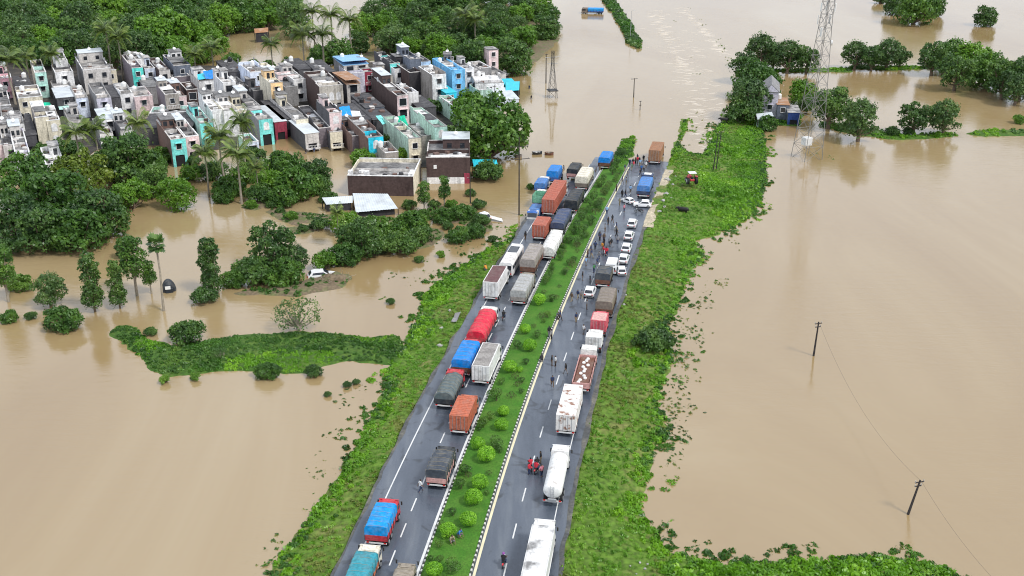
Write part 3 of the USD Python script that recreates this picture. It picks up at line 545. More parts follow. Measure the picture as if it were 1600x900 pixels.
HOUSES = '''
7 122 20 16 6 pink pink roof_grey M|pink house cut by the picture edge below the palms
37 134 22 14 5 charcoal dark roof_dark NM|low dark flat roofed house beside the pink edge house
63 113 15 19 7.5 mint cream roof_pale wc|narrow pale mint house with tan side wall
96 95 18 12 9 white white roof_pale BS|tall white house block behind the stepped white terraces
100 113 27 14 7 white grey roof_pale cM|stepped white house with dark window slot
101 143 29 16 4.2 offwhite grey roof_pale BM|open white roof terrace in front of the stepped white house
151 108 42 22 7.2 offwhite grey roof_pale RMT|broad grey house with a long parapet and three dark windows
173 110 14 8 6 cream stone roof_pale wM|small cream house beside the long turquoise one
213 92 22 12 8.5 white offwhite roof_pale M|white house right behind the turquoise house
214.5 106 16 21 8.5 turquoise mauve roof_grey wMP|long turquoise house with violet grey side wall
234 107 15 13 6.5 bluewhite grey roof_grey w|narrow pale house with one door over another
257 110 14 20 7 offwhite brown roof_dark wbTT|dark brown sided house with two white round tanks
284 102 27 18 7.5 slate slate roof_grey MT|slate grey house with blue grey parapets
282 120 30 8 5 mauve mauve roof_grey BM|low grey wall house in front of the slate parapets
47 152 36 15 6.5 cream stone roof_pale M|wide stained cream house with small square holes
103 152 28 13 5 charcoal dark tin_pale NA|dark open house under a white slab with mint awning
128 153 14 16 5.5 bluewhite offwhite roof_pale wM|narrow pale cyan house beside the mint awning
7 165 18 18 6 offwhite grey roof_pale OM|open topped white house at the picture edge
162 153 22 20 6.8 lilac grey roof_pale wM|lilac white house with a plain square front
182 152 14 16 6 charcoal dark roof_dark BN|dark blank house between the lilac and the white pink fronts
198 146 20 14 6.8 white white roof_pale TM|white house joined to the pale pink house
224 150 27 12 6.2 palepink palepink roof_pale cM|pale pink house with three small windows
237 136 20 12 5 grey mauve roof_grey BNT|grey blank walled house behind the pale pink one
268 147 21 14 8 stone mauve roof_pale bM|grey brown three storey house with white slab roof
282 151 10 14 6.2 palepink brick roof_pale w|slim pink front with one dark oval window
300 140 16 10 6 brown brown roof_dark OM|dark brown shell house right of the slim pink front
325 126 30 14 6 white offwhite roof_pale wM|white house carrying the blue tarpaulin
358 129 20 13 9 white white roof_pale OMS|three storey white house with big dark windows
371 112 26 18 7.2 charcoal dark roof_dark BNM|charcoal house with a dark sheet roof behind the white ones
375 132 17 10 6 offwhite grey roof_pale O|grey white house with a pair of square windows
404 112 28 15 9.5 bluewhite bluewhite roof_pale MR|tall bluish white house with small square windows
424 110 16 12 6.2 cream cream roof_pale M|low cream house behind the apricot tower
432 129 19 13 10 apricot cream roof_pale wcM|apricot three storey house, the only orange one
407 141 24 12 6 charcoal dark roof_dark BM|black open shell left of the apricot house
447 117 28 13 6.5 palepink offwhite roof_pale OM|pinkish white house with a row of openings
455 136 20 12 5.5 grey grey roof_grey B|plain grey house right of the apricot house
468 124 20 16 6.5 white offwhite roof_pale wT|white house with one tall dark door
478 108 24 16 7 charcoal dark roof_dark BN|dark roofed house by the lone palm
510 113 28 18 7.2 dark dark roof_dark BNM|large black roof behind the arched house
517 134 38 20 8 beige brown roof_pale aBT|big beige house with three white arches
552 131 22 16 7 offwhite charcoal tin_rust NOZ|open pillared house under a rusty brown tin roof
556 101 40 13 7.2 offwhite grey tin_blue NOZ|pillared shelter under wide light blue roof sheets
557 114 26 12 6 lilac lilac roof_pale BM|flat lilac grey roof below the light blue sheets
577 112 15 13 6 maroon maroon roof_grey wb|small maroon fronted house under the light blue roofs
617 99 12 18 7.5 aqua charcoal roof_dark w|dark sided house with an aqua gable front
624 108 9 8 6.5 white white roof_pale w|thin white house in front of the aqua gable
600 119 28 13 5.5 beige stone roof_pale BM|beige house with a curved stone parapet
629 149 18 26 8.2 palepink brown roof_pale OMMT|very long brown brick house with pinkish white front
645 145 15 11 7.2 white white roof_pale BT|white box house with a projecting slab
648 113 18 20 7.2 dark brown roof_dark B|tall black brown walled house
649 92 18 14 9.6 slate slate roof_grey BM|tall slate house with pale ledge
665 96 15 12 8.2 paleblue slate roof_grey w|small pale blue house beside the tall slate one
686 117 23 13 8.4 white stone roof_pale cMT|white stained house with striped beige side
700 104 14 14 8 skyblue grey roof_grey wM|narrow sky blue house with a dark upper wall
716 109 22 18 8.4 skyblue skyblue roof_grey wP|bright sky blue house, the bluest of the village
733 107 9 12 7 white white roof_pale w|white sliver house right of the bright sky blue one
750 113 16 10 5 white white roof_pale wN|white house with low gabled front near the water
760 106 14 10 6 grey offwhite roof_pale BM|grey white domed house near the far water
779 116 25 12 4 offwhite grey roof_grey BM|flat grey house at the water side of the village
765 130 46 16 4.6 white offwhite roof_pale wM|big low white roof near the water side
758 140 22 8 3.6 palegreen palegreen roof_pale B|pale green wall under the big low white roof
800 134 18 9 3.2 teal teal tin_teal N|low hut under blue green sheets at the water edge
796 155 30 14 3.0 bluewhite bluewhite tin_pale NB|pale blue white flat shed standing in the water
705 145 17 13 4.2 cyan teal tin_teal NM|low turquoise lean to below the white stained house
13 182 11 12 6 white grey roof_pale wM|thin white house at the left edge
27 194 16 14 6.6 white grey roof_pale OM|white house with an open upper floor left of the dark sheet roof
46 212 18 22 4.6 charcoal dark roof_dark NG|long dark sheet roof between white walls
36 243 18 26 6.4 white lilac roof_pale OM|long white house with dark openings above the left trees
65 183 15 18 8 cream stone roof_pale B|tall narrow cream blank wall
83 188 20 16 7 cream stone roof_pale oM|cream house with a round black window
16 227 17 20 6.2 offwhite charcoal roof_pale wM|narrow white house with double window over pink base
1 226 7 18 6 palepink grey roof_pale B|sliver of pinkish house at the left edge
86 256 28 15 5 white white roof_pale BMS|white parapet roof at the front left of the village
118 188 22 14 5 offwhite grey roof_pale BM|cream flat roof behind the yellow palm
171 186 26 12 5.2 white charcoal tin_pale NG|white slab house with dark open front
166 208 16 16 4 white grey roof_pale B|white flat roof between the village palms
198 204 13 16 5 white charcoal roof_dark wM|white house with black roof recess beside the dark palm
262 176 56 7 4.6 offwhite mint roof_grey OM|long white row with mint pillars above the dark shed
262 199 76 16 4.4 charcoal dark roof_dark NB|very wide black shed roof behind the turquoise house
278 217 23 20 6.6 aqua brick roof_dark GwTKM|turquoise house with a big dark garage door
300 213 21 18 6.4 palepink offwhite roof_pale GcM|pale pink house with curved white parapet, garage house's neighbour
322 192 18 18 6 aqua mint roof_dark bM|mint house behind the three village palms
341 172 16 18 7 white white roof_pale B|white blank gable wall above the palms
360 172 22 16 7 white cream roof_pale oM|white house with one black arched window
378 172 18 14 6.4 cream cream roof_pale OM|cream house with open arches among palms
397 166 20 16 6.6 offwhite charcoal roof_pale wMK|greenish white house with dark side wall
415 186 22 18 6.6 aqua grey roof_pale oGM|aqua house with arched doorways
394 222 14 8 4.5 bluewhite mint roof_pale OM|small pale house half hidden by bushes
438 190 16 18 4.6 maroon charcoal tin_pale NG|dark house under a pale tin sheet
452 186 22 22 4.6 charcoal dark roof_dark NG|long shed under black sheets
472 186 18 26 5.6 cream offwhite roof_pale MS|long cream white house with stained flat roof
487 208 22 14 4.4 offwhite charcoal tin_pale NGb|house with porch under a light tin roof by the flooded lane
507 200 12 24 4.8 mauve charcoal roof_grey B|long grey wall house along the lane
524 176 18 15 8.2 palepink charcoal roof_pale oTM|pink white house with round windows
525 206 17 10 4.6 cream charcoal roof_pale GbM|cream house with little pillars at the flooded lane
541 186 16 12 5.2 maroon dark roof_dark BN|dark red house under the bright blue tarpaulin
560 212 20 14 4.8 mauve brick roof_pale B|brick terrace house with white parapet left of the cyan front
587 214 24 20 6.8 cyan brick roof_pale oMP|bright cyan house with arched doors
566 188 30 18 5 charcoal dark roof_dark BNM|black sheet roof left of the green tarpaulins
600 186 36 22 5 charcoal dark roof_dark BNM|widest black roof in front of the long brown brick house
586 168 30 16 5.4 slate dark roof_dark BNM|dark grey roof below the rusty tin roof
612 238 12 9 5 stone stone roof_pale BT|little stone tower beside the cyan house
648 216 20 22 6.4 cream palegreen roof_pale wM|pale green sided house with cream front
689 198 20 20 7.2 mint palegreen roof_pale oMP|mint house with two dark windows and white parapet
668 212 16 12 4.4 stone stone roof_pale BM|low stone coloured house between green fronts
668 168 28 14 4.4 charcoal dark roof_dark BNM|dark low house under the white box house
724 170 12 16 4.6 palegreen palegreen roof_pale B|pale green wall beside the great tree
700 246 70 14 6 brown brown roof_pale BM|big dark brown house with a cluttered terrace
594 275 106 13 4.4 brown cream roof_pale B|long dark brown wall house with white inner roof
'''
BROWN = []
for ln in HOUSES.strip().split('\n'):
    s_, lab = ln.split('|'); q = s_.split()
    a = {'594': -3, '700': 2, '262': 10, '765': 8, '796': 12, '800': 12}.get(q[0], 26 if float(q[0]) < 500 else 22)
    HP, HI = house(float(q[0]), float(q[1]), float(q[2]), float(q[3]), float(q[4]), q[5], q[6], q[7], q[8], lab, a)

    if q[0] == '700':
        MB().box((-.6, -.2, .7), (HI[2] * .86, .12, 1.5)).build(HP, 'white_band', 'wall_white'); MB().box((HI[2] * .43, -.2, 1.2), (HI[2] * .14, .1, 2.4)).build(HP, 'red_band', 'wall_maroon'); MB().box((-HI[2] * .3, -.18, 3.9), (.7, .1, .9), .03).build(HP, 'white_panel', 'wall_white')
        MB().box((0, 1.2, HI[4] * .985), (HI[2] * .8, 2.0, .1)).build(HP, 'ledge', 'wall_white')
    if q[0] == '594':
        for k in (-.47, -.22): MB().box((HI[2] * k, 1.3, 4.5), (1.0, 1.0, 1.3), .04).build(HP, 'roof_block', 'wall_white')
        MB().box((HI[2] * .46, 1.6, 4.7), (.9, 3.0, .5), .04).build(HP, 'roof_block', 'wall_white')

def sheet(name, label, cat, pts, z, matn, sag=.3, nx=9, ny=7, seed=1, thick=.04):
    """A cloth or tin sheet over four photo points, each with its height."""
    C = np.array([(*G(u, v, zz), zz) for (u, v), zz in zip(pts, z)]); s, t = np.meshgrid(np.linspace(0, 1, nx), np.linspace(0, 1, ny), indexing='ij')
    P = (1 - s)[..., None] * ((1 - t)[..., None] * C[0] + t[..., None] * C[3]) + s[..., None] * ((1 - t)[..., None] * C[1] + t[..., None] * C[2])
    nz = meshkit.fbm(P * .7, 3, seed); P[..., 2] += (nz - .5) * sag * 2 - sag * np.sin(s * math.pi) * np.sin(t * math.pi) * .6
    mb = MB().grid(P).grid((P - [0, 0, thick])[:, ::-1])
    solo(name, mb, matn, label, cat, smooth=True)
sheet('tarpaulin', 'deep blue tarpaulin over the roof of a white house at the back', 'tarpaulin', [(317, 112), (337, 108), (340, 121), (322, 124)], [8, 8, 6.6, 6.4], 'sheet_blue', .5)
sheet('tarpaulin', 'small teal tarpaulin beside the deep blue one', 'tarpaulin', [(308, 115), (318, 114), (321, 123), (309, 124)], [7.2, 7.2, 6.5, 6.5], 'tin_teal', .3)
sheet('tarpaulin', 'bright blue tarpaulin hanging by the pink house with round windows', 'tarpaulin', [(530, 167), (546, 165), (553, 193), (535, 195)], [8, 7.6, 4.8, 5.2], 'sheet_brightblue', .5)
sheet('tarpaulin', 'emerald green tarpaulin above the pale green sided house', 'tarpaulin', [(622, 183), (632, 180), (638, 196), (623, 196)], [7.2, 7.2, 5.6, 5.6], 'wall_emerald', .4)
sheet('tarpaulin', 'long mint green sheet on the black roofs', 'tarpaulin', [(587, 181), (595, 180), (606, 191), (598, 195)], [6.4, 6.4, 5.4, 5.4], 'wall_aqua', .2)
sheet('tarpaulin', 'small green tarpaulin beside the wide stained cream house', 'tarpaulin', [(68, 160), (78, 160), (82, 172), (69, 173)], [6, 6, 4.4, 4.4], 'wall_emerald', .3)
sheet('tarpaulin', 'grey white cloth drying right of the bright blue tarpaulin', 'tarpaulin', [(548, 173), (562, 173), (566, 184), (550, 184)], [6.2, 6.2, 5.4, 5.4], 'sheet_white', .3)
# the two tin sheds sunk before the long brown wall, and small shelters
def shed(name, label, cat, pts, z, matn, hz, posts=True):
    C = np.array([(*G(u, v, zz), zz) for (u, v), zz in zip(pts, z)]); P = thing(name, label, cat, (C[:, 0].mean(), C[:, 1].mean(), 0)); o = np.array([C[:, 0].mean(), C[:, 1].mean(), 0])
    n = 33; t = np.linspace(0, 1, n); r = np.array([[(1 - q) * C[0] + q * C[1] + [0, 0, .07 * (i % 2)], (1 - q) * C[3] + q * C[2] + [0, 0, .07 * (i % 2)]] for i, q in enumerate(t)]) - o
    MB().grid(r).grid((r - [0, 0, .03])[:, ::-1]).build(P, 'tin_roof', matn)
    for c in C: MB().box((c[0] - o[0], c[1] - o[1], (c[2] - 1) / 2 - .03), (.16, .16, c[2] + 1 - .1)).build(P, 'post', 'wood_pole')
    m = C.mean(0) - o; Q = C - o; MB().hull([tuple(q[:2] * .86 + m[:2] * .14) + (zz,) for q in Q for zz in (-1, min(z) - .35)]).build(P, 'wall', 'wall_' + hz)
shed('tin_shed', 'long thin white tin roof sloping in front of the brown wall', 'shed', [(503, 309), (551, 306), (551, 317), (510, 320)], [2.4, 2.6, 1.6, 1.6], 'tin_pale', 'dark')
shed('tin_shed', 'larger white tin roof, crumpled, in front of the brown wall', 'shed', [(551, 302), (606, 303), (622, 326), (556, 332)], [2.6, 2.6, 1.4, 1.4], 'tin_pale', 'dark')
shed('tin_shed', 'blue tin awning beside the big dark brown house', 'shed', [(738, 249), (776, 250), (778, 259), (740, 261)], [3.4, 3.4, 2.7, 2.7], 'tin_teal', 'dark')
shed('tin_shed', 'blue green sheets on low posts at the village waterside', 'shed', [(790, 128), (812, 127), (811, 141), (790, 143)], [4.0, 4.0, 3.0, 3.0], 'tin_teal', 'dark')
shed('tin_shed', 'pale green canopy beside the gabled house under the lattice tower', 'shed', [(1181, 178), (1206, 175), (1210, 184), (1184, 187)], [3.4, 3.4, 2.6, 2.6], 'tin_pale', 'palegreen')
shed('tin_shed', 'brown broken hut at the wood edge across the far brown channel', 'shed', [(397, 45), (419, 43), (419, 50), (398, 52)], [4.6, 4.6, 3.4, 3.4], 'tin_rust', 'dark')
house(1205, 143, 24, 11, 7.5, 'lilac', 'grey', 'wall_grey', 'Ng', 'pale blue grey gabled house among trees under the lattice tower', -12)
house(1241, 176, 18, 8, 3.4, 'navy', 'slate', 'roof_pale', 'NG', 'small dark blue hut between the pale house and the lattice tower', -8)
house(1224, 164, 16, 8, 4.4, 'slate', 'slate', 'tin_rust', 'N', 'slate shed with a reddish roof behind the small blue hut', -8)
house(771, 78, 8, 5, 9, 'palepink', 'palepink', 'roof_pale', 'wN', 'slender pinkish tower in the gap between far trees', 20, 'tower')
# ---------------------------------------------------------------- vehicles: local +y is forward, origin at the rear on the ground
VEH = []
def wheel(P, x, y, r=.5, wd=.3):
    p = MB().cyl((x - wd / 2, y, r), (x + wd / 2, y, r), r, 14).build(P, 'wheel', 'black_rubber')
    s = 1 if x > 0 else -1; MB().cyl((x + s * wd / 2, y, r), (x + s * (wd / 2 + .03), y, r), r * .5, 10).build(p, 'hub', 'steel')
def cab(P, W, y0, L, H, m, roof=None, visor=True):
    w = W * .47
    b = MB().hull([(sx * w, y0, z) for sx in (-1, 1) for z in (.55, H - .12)] + [(sx * (w - .1), y0, H) for sx in (-1, 1)] + [(sx * w, y0 + L, .5) for sx in (-1, 1)] + [(sx * w, y0 + L, 1.45) for sx in (-1, 1)] + [(sx * (w - .04), y0 + L - .28, H - .2) for sx in (-1, 1)] + [(sx * (w - .12), y0 + L - .5, H) for sx in (-1, 1)])
    c = b.build(P, 'cab', m)
    MB().hull([(sx * (w - .12), y0 + L + d - q, z) for sx in (-1, 1) for d in (.0, .02) for q, z in ((.0, 1.5), (.24, H - .28))]).build(c, 'windscreen', 'glass_dark')
    for sx in (-1, 1):
        MB().hull([(sx * (w + d), y, z) for d in (-.01, .015) for y, z in ((y0 + L * .3, 1.5), (y0 + L - .14, 1.5), (y0 + L * .3, H - .35), (y0 + L - .4, H - .35))]).build(c, 'side_window', 'glass_dark')
        MB().box((sx * (w + .22), y0 + L - .05, 1.9), (.16, .1, .5), .03).cyl((sx * w, y0 + L - .1, 2.1), (sx * (w + .22), y0 + L - .05, 2.05), .025, 5).build(c, 'mirror', 'dark_metal')
        MB().box((sx * w * .72, y0 + L + .02, .85), (.3, .08, .2), .03).build(c, 'headlight', 'lamp_clear')
    MB().box((0, y0 + L + .06, .6), (W * .94, .18, .26), .04).build(c, 'bumper', 'dark_metal')
    if visor: MB().hull([(sx * (w - .02), y0 + L + yy, H + zz) for sx in (-1, 1) for yy, zz in ((-.55, .03), (-.1, -.16), (-.1, -.1), (-.55, .1))]).build(c, 'visor', roof or m)
    MB().box((0, y0 + L * .45, H + .05), (W * .6, L * .55, .1), .04).build(c, 'roof_panel', roof or m)
def chassis(P, W, L, six=True, r=.5, tl=1.7):
    MB().box((0, (L + tl) / 2, .82), (W * .42, L + tl - .5, .26)).build(P, 'chassis', 'dark_metal')
    ys_ = [L * .14 + .25, L * .14 + .25 + 2.2 * r + .06] if six else [L * .2]
    for y in ys_ + [L + tl * .55]:
        for sx in (-1, 1): wheel(P, sx * (W / 2 - .2), y, r, .34)
    MB().box((0, .06, .72), (W * .94, .12, .2), .02).build(P, 'rear_bumper', 'paint_white')
    for sx in (-1, 1): MB().box((sx * W * .4, -.02, .82), (.28, .05, .16), .01).build(P, 'tail_light', 'tail_red')
    MB().box((W * .3, L * .55, .75), (.4, .9, .45), .08).build(P, 'fuel_tank', 'steel')
def cloth(P, W, y0, L, z0, z1, m, bows=5, arch=.22, seed=0, wr=.1, name='tarpaulin', sides=True):
    """A tarpaulin drawn over the load: sagging between its bows, wrinkled."""
    ny, nx = max(14, bows * 5), 15; rings = []
    for k in range(ny):
        t = k / (ny - 1); sag = abs(math.sin(t * math.pi * bows)) ** .7 * (1 if name == 'hump' or arch > .3 else .35)
        e = np.linspace(-1, 1, nx); x = np.sign(e) * np.minimum(1, np.abs(e) * 1.55) * W / 2
        top = z1 - arch * np.abs(np.clip(e * 1.55, -1, 1)) ** (2.5 if arch > .3 else 5) - .07 * (sag if arch < .3 else 1 - sag)
        z = np.where(np.abs(e) > .645, z0 + (top - z0) * (1 - (np.abs(e) - .645) / .355), top)
        x = x * (1 + .02 * np.sin(t * 40 + e * 5))
        if k in (0, ny - 1): z = z0 + (z - z0) * .97
        rings.append(np.stack([x, np.full(nx, y0 + L * t), z], 1))
    R = np.array(rings); nz = meshkit.fbm(R * np.array([1.3, 1.3, 1.3]) + seed * 7.1, 3, seed) - .5
    R[..., 2] += nz * wr * (2.2 if arch > .3 else 1.3); R[..., 0] *= 1 + nz * wr
    MB().loft([r[::-1] for r in R]).build(P, name, m, 40)
    hem = MB(); [hem.box((sx * (W / 2 + .01), y0 + L / 2, z0 + .1), (.05, L, .05)) for sx in (-1, 1)]
    rp = MB()
    for k in range(bows + 1):
        y = y0 + L * min(max(k / bows, .02), .98); rp.tube([(-W / 2 - .04, y, z0), (-W / 2 - .03, y, z1 - arch - .02), (-W * .3, y, z1 - .01), (0, y, z1 + .05), (W * .3, y, z1 - .01), (W / 2 + .03, y, z1 - arch - .02), (W / 2 + .04, y, z0)], .016, 4)
    rp.build(P, 'rope', 'cloth_khaki')
def sideboards(P, W, L, z0, z1, m, posts=6):
    for sx in (-1, 1):
        b = MB(); n = max(2, int((z1 - z0) / .22))
        for i in range(n): b.box((sx * W / 2, L / 2, z0 + (i + .5) * (z1 - z0) / n), (.07, L, (z1 - z0) / n - .03))
        s_ = b.build(P, 'side_board', m); q = MB()
        for i in range(posts): q.box((sx * (W / 2 + .05), .1 + i * (L - .2) / (posts - 1), (z0 + z1) / 2), (.08, .1, z1 - z0 + .1))
        q.build(s_, 'stake', 'dark_metal')
    for y, n_ in ((0, 'tailboard'), (L, 'headboard')):
        b = MB(); [b.box((0, y, z0 + (i + .5) * (z1 - z0) / 3), (W - .1, .08, (z1 - z0) / 3 - .03)) for i in range(3)]; b.build(P, n_, m)
    MB().box((0, L / 2, z0 - .05), (W, L, .12)).build(P, 'deck', 'dark_metal')
def container(P, W, L, z0, z1, m, top=None, ribs=True):
    MB().box((0, L / 2, (z0 + z1) / 2), (W - .1, L - .1, z1 - z0 - .04), .02).build(P, 'container_shell', m)
    if ribs:
        for sx in (-1, 1):
            b = MB(); n = int(L / .3)
            for i in range(n): b.box((sx * (W / 2 - .04), .15 + (i + .5) * (L - .3) / n, (z0 + z1) / 2), (.05, .15, z1 - z0 - .3), .015)
            b.build(P, 'corrugation', m)
        b = MB(); n = int(L / .45)
        for i in range(n): b.box((0, .2 + (i + .5) * (L - .4) / n, z1 - .005), (W - .35, .2, .03), .008)
        b.build(P, 'roof_ribs', top or m)
    fr = MB()
    for sx in (-1, 1):
        for y in (.05, L - .05): fr.box((sx * (W / 2 - .05), y, (z0 + z1) / 2), (.12, .12, z1 - z0))
        for z in (z0 + .06, z1 - .04): fr.box((sx * (W / 2 - .05), L / 2, z), (.11, L - .22, .1))
    for y in (.05, L - .05):
        for z in (z0 + .06, z1 - .04): fr.box((0, y, z), (W - .24, .11, .1))
    fr.build(P, 'frame', m)
    if top and not ribs: MB().box((0, L / 2, z1 + .012), (W - .26, L - .26, .03), .008).build(P, 'roof_panel', top)
    for sx in (-1, 1):
        d = MB().box((sx * W * .235, .015, (z0 + z1) / 2), (W * .44, .06, z1 - z0 - .3), .015).build(P, 'door', m)
        for q in (.12, .32): MB().cyl((sx * W * q, -.04, z0 + .1), (sx * W * q, -.04, z1 - .1), .025, 5).build(d, 'locking_bar', 'steel')
def at_road(u, v, h):
    x, y, z = GR(u, v, h); dx, dy = road_dir(y); return x, y, z, -math.degrees(math.atan2(dx, dy))
def truck(label, u, v, h, L, W, kind, m, cabm, short, top=None, side='sheet_bodybrown', end='r', cabH=2.5, rz=None, flip=False, cabroof=None, tl=1.7, seed=0, z=None, name='truck', bows=5):
    """u, v: middle of the rear (or front) top edge of the load, h above the road."""
    x, y, zb, rd = at_road(u, v, h)
    if z is not None: x, y = G(u, v, z + h); zb = z
    if rz is not None: rd = rz
    if flip: rd += 180
    f = np.array([-math.sin(math.radians(rd)), math.cos(math.radians(rd))])
    if end == 'f': x, y = x - f[0] * L, y - f[1] * L
    if end == 'c': x, y = x - f[0] * (L + tl), y - f[1] * (L + tl)
    P = thing(name, label, 'truck' if name == 'truck' else name.replace('_', ' '), (x, y, zb), rd); VEH.append((x + f[0] * L / 2, y + f[1] * L / 2, short, L + tl)); r = .48
    chassis(P, W, L, L > 3.6, r, tl); cab(P, W, L + .12, tl - .12, cabH, cabm, cabroof)
    if kind == 'tarp': sideboards(P, W, L, 1.05, 1.05 + (h - 1.05) * .38, side); cloth(P, W + .06, -.03, L + .06, 1.05 + (h - 1.05) * .34, h, m, bows, .1, seed)
    if kind == 'hump': sideboards(P, W, L, 1.05, 1.75, side); cloth(P, W + .02, -.02, L + .04, 1.5, h, m, bows, .6, seed, .16)
    if kind == 'container': container(P, W, L, 1.0, h, m, top)
    if kind == 'box': container(P, W, L, 1.0, h, m, top, ribs=False)
    if kind == 'open': sideboards(P, W, L, 1.05, h, m)
    return P, x, y, zb, rd
T = truck
T('truck under teal tarpaulin with orange sides and cream cab, cut by the bottom edge', 573, 861, 2.75, 5.6, 2.4, 'tarp', 'sheet_teal', 'sheet_cream', 'teal tarpaulin truck', side='sheet_bodyorange', end='f', seed=1)
T('small tan covered pickup truck cut by the bottom edge', 632, 889, 2.0, 3.4, 2.0, 'tarp', 'sheet_tan', 'sheet_tan', 'tan pickup', side='sheet_brown', end='f', cabH=1.9, tl=1.3, seed=2)
T('red truck with bright blue tarpaulin', 586.5, 822, 3.0, 4.5, 2.45, 'tarp', 'sheet_brightblue', 'sheet_cabred', 'red and blue truck', side='sheet_cabred', seed=3)
T('lone charcoal tarpaulin truck nearest the median', 680.8, 734, 2.9, 4.5, 2.4, 'tarp', 'sheet_charcoal', 'sheet_black', 'charcoal tarpaulin truck', side='sheet_paleroof', seed=4)
T('orange red container truck with plain doors behind the dark humped one', 716.5, 650, 3.1, 5.3, 2.45, 'container', 'sheet_orange', 'sheet_orange', 'short orange container truck')
T('truck humped under a ribbed greenish black tarpaulin with red cab', 693, 613, 2.8, 6.0, 2.55, 'hump', 'sheet_greenblack', 'sheet_cabred', 'humped black truck', side='sheet_black', seed=5, bows=7)
T('white box lorry with a stained grey roof, doors closed', 750.7, 572, 3.3, 7.4, 2.5, 'box', 'white_box', 'sheet_white', 'white grey roofed box lorry', top='dusty_grey')
T('truck under a shiny mid blue tarpaulin', 720, 562, 3.0, 6.4, 2.7, 'tarp', 'sheet_blue', 'sheet_cabred', 'mid blue tarpaulin truck', seed=6)
T('truck with bulging crimson tarpaulin and white cab', 743, 517, 2.9, 8.6, 2.75, 'hump', 'sheet_red', 'sheet_white', 'crimson truck', side='sheet_cabred', seed=7, bows=6)
T('white slatted lorry with a maroon roof', 766, 441, 3.6, 7.4, 2.5, 'box', 'white_box', 'sheet_white', 'maroon roofed lorry', top='sheet_maroon')
T('truck under light grey canvas with pale tailboard', 809.6, 454, 2.9, 7.3, 2.5, 'tarp', 'sheet_grey', 'sheet_tan', 'light grey canvas truck', side='sheet_taupe', seed=8)
T('tall truck under taupe canvas with red tailboard', 824, 405, 3.4, 7.7, 2.6, 'tarp', 'sheet_taupe', 'sheet_cabred', 'taupe canvas truck', side='sheet_bodybrown', seed=9)
T('white covered truck just beyond the taupe canvas one', 855, 385, 2.9, 8.4, 2.5, 'hump', 'sheet_white', 'sheet_white', 'white covered truck', side='sheet_white', seed=10)
T('rust orange container truck, short, rear doors towards us', 842, 352, 3.3, 5.0, 2.6, 'container', 'sheet_container', 'sheet_bodyorange', 'rust container truck')
T('truck under navy tarpaulin along the median', 870.5, 348, 2.9, 8.2, 2.5, 'tarp', 'sheet_navy', 'sheet_navy', 'navy tarpaulin truck', seed=11, side='sheet_black')
T('very long orange container trailer', 856.5, 312, 3.7, 13.2, 2.6, 'container', 'sheet_container', 'sheet_white', 'long orange trailer', side='sheet_bodyorange')
T('truck under black tarpaulin beyond the navy one', 892, 313, 2.9, 7.4, 2.6, 'tarp', 'sheet_black', 'sheet_black', 'black tarpaulin truck', seed=12, side='sheet_black')
T('cream topped truck with an open framed rear', 908.5, 276, 3.4, 7.5, 2.7, 'tarp', 'sheet_cream', 'sheet_white', 'cream topped truck', seed=13, side='sheet_brown')
T('last truck on the village side, under a blue tarpaulin, people at its tail', 944, 246, 3.1, 5.4, 2.6, 'tarp', 'sheet_blue', 'sheet_midblue', 'last blue truck', seed=14, side='sheet_bodybrown')
T('blue covered truck standing in the flood left of the long orange trailer', 863, 267, 3.4, 4.8, 2.6, 'tarp', 'sheet_blue', 'sheet_white', 'flooded blue truck', seed=15, side='sheet_cabblue', z=.0)
T('small blue truck half hidden at the flood edge', 843, 286, 2.7, 4.0, 2.3, 'tarp', 'sheet_midblue', 'sheet_white', 'small blue truck', seed=16, side='sheet_cabblue', z=.1)
T('small green truck with white cab at the flood edge', 840, 306, 2.6, 3.4, 2.2, 'open', 'sheet_green', 'sheet_white', 'small green truck', z=.2)
T('blue truck with white bonnet facing us at the flood edge', 834, 327, 2.6, 3.6, 2.3, 'tarp', 'sheet_midblue', 'sheet_white', 'blue truck facing us', seed=17, side='sheet_cabblue', z=.35, flip=True, end='f', cabroof='sheet_cabblue')
T('dark truck with pinkish tailboard between blue and cream topped trucks', 894, 264, 2.8, 4.6, 2.4, 'tarp', 'sheet_black', 'sheet_black', 'dark far truck', seed=18, side='sheet_paleroof')
T('blue covered truck lying half sunk far out in the open flood', 943, 12.5, 2.6, 6.4, 2.8, 'tarp', 'sheet_brightblue', 'sheet_brown', 'far sunk truck', seed=19, side='sheet_cabblue', z=-.25, rz=80, tl=2.6)
# the other carriageway
T('very long white box lorry with grime on its roof, cut by the bottom edge', 852, 808, 3.3, 11.0, 2.5, 'box', 'dirty_white', 'white_box', 'long white lorry', end='c', cabH=3.2, top='dirty_white', tl=1.5)
T('white container trailer blotched with rust', 884, 649, 3.3, 8.4, 2.5, 'container', 'rusty_white', 'sheet_white', 'rusty white trailer', tl=.5, cabH=1.2)
T('short truck with pale red roof and bright red rear', 935, 501, 2.9, 3.1, 2.4, 'box', 'sheet_pinkred', 'sheet_pinkred', 'red rear truck', top='sheet_paleroof', tl=1.5)
T('truck under dusty brown tarpaulin with dark rear', 944, 471, 3.2, 5.8, 2.6, 'tarp', 'sheet_brown', 'sheet_bodybrown', 'dusty brown truck', seed=21)
T('dark truck with open black rear under grey canopy', 942, 427, 3.0, 3.2, 2.5, 'tarp', 'sheet_charcoal', 'sheet_black', 'dark canopy truck', seed=22)
T('truck with light blue tarpaulin and dark rear behind the sideways white cars', 1005.5, 290, 3.0, 6.6, 2.65, 'tarp', 'sheet_midblue', 'sheet_navy', 'light blue tarpaulin truck', seed=23, side='sheet_navy', cabroof='sheet_white', cabH=3.2, tl=2.4)
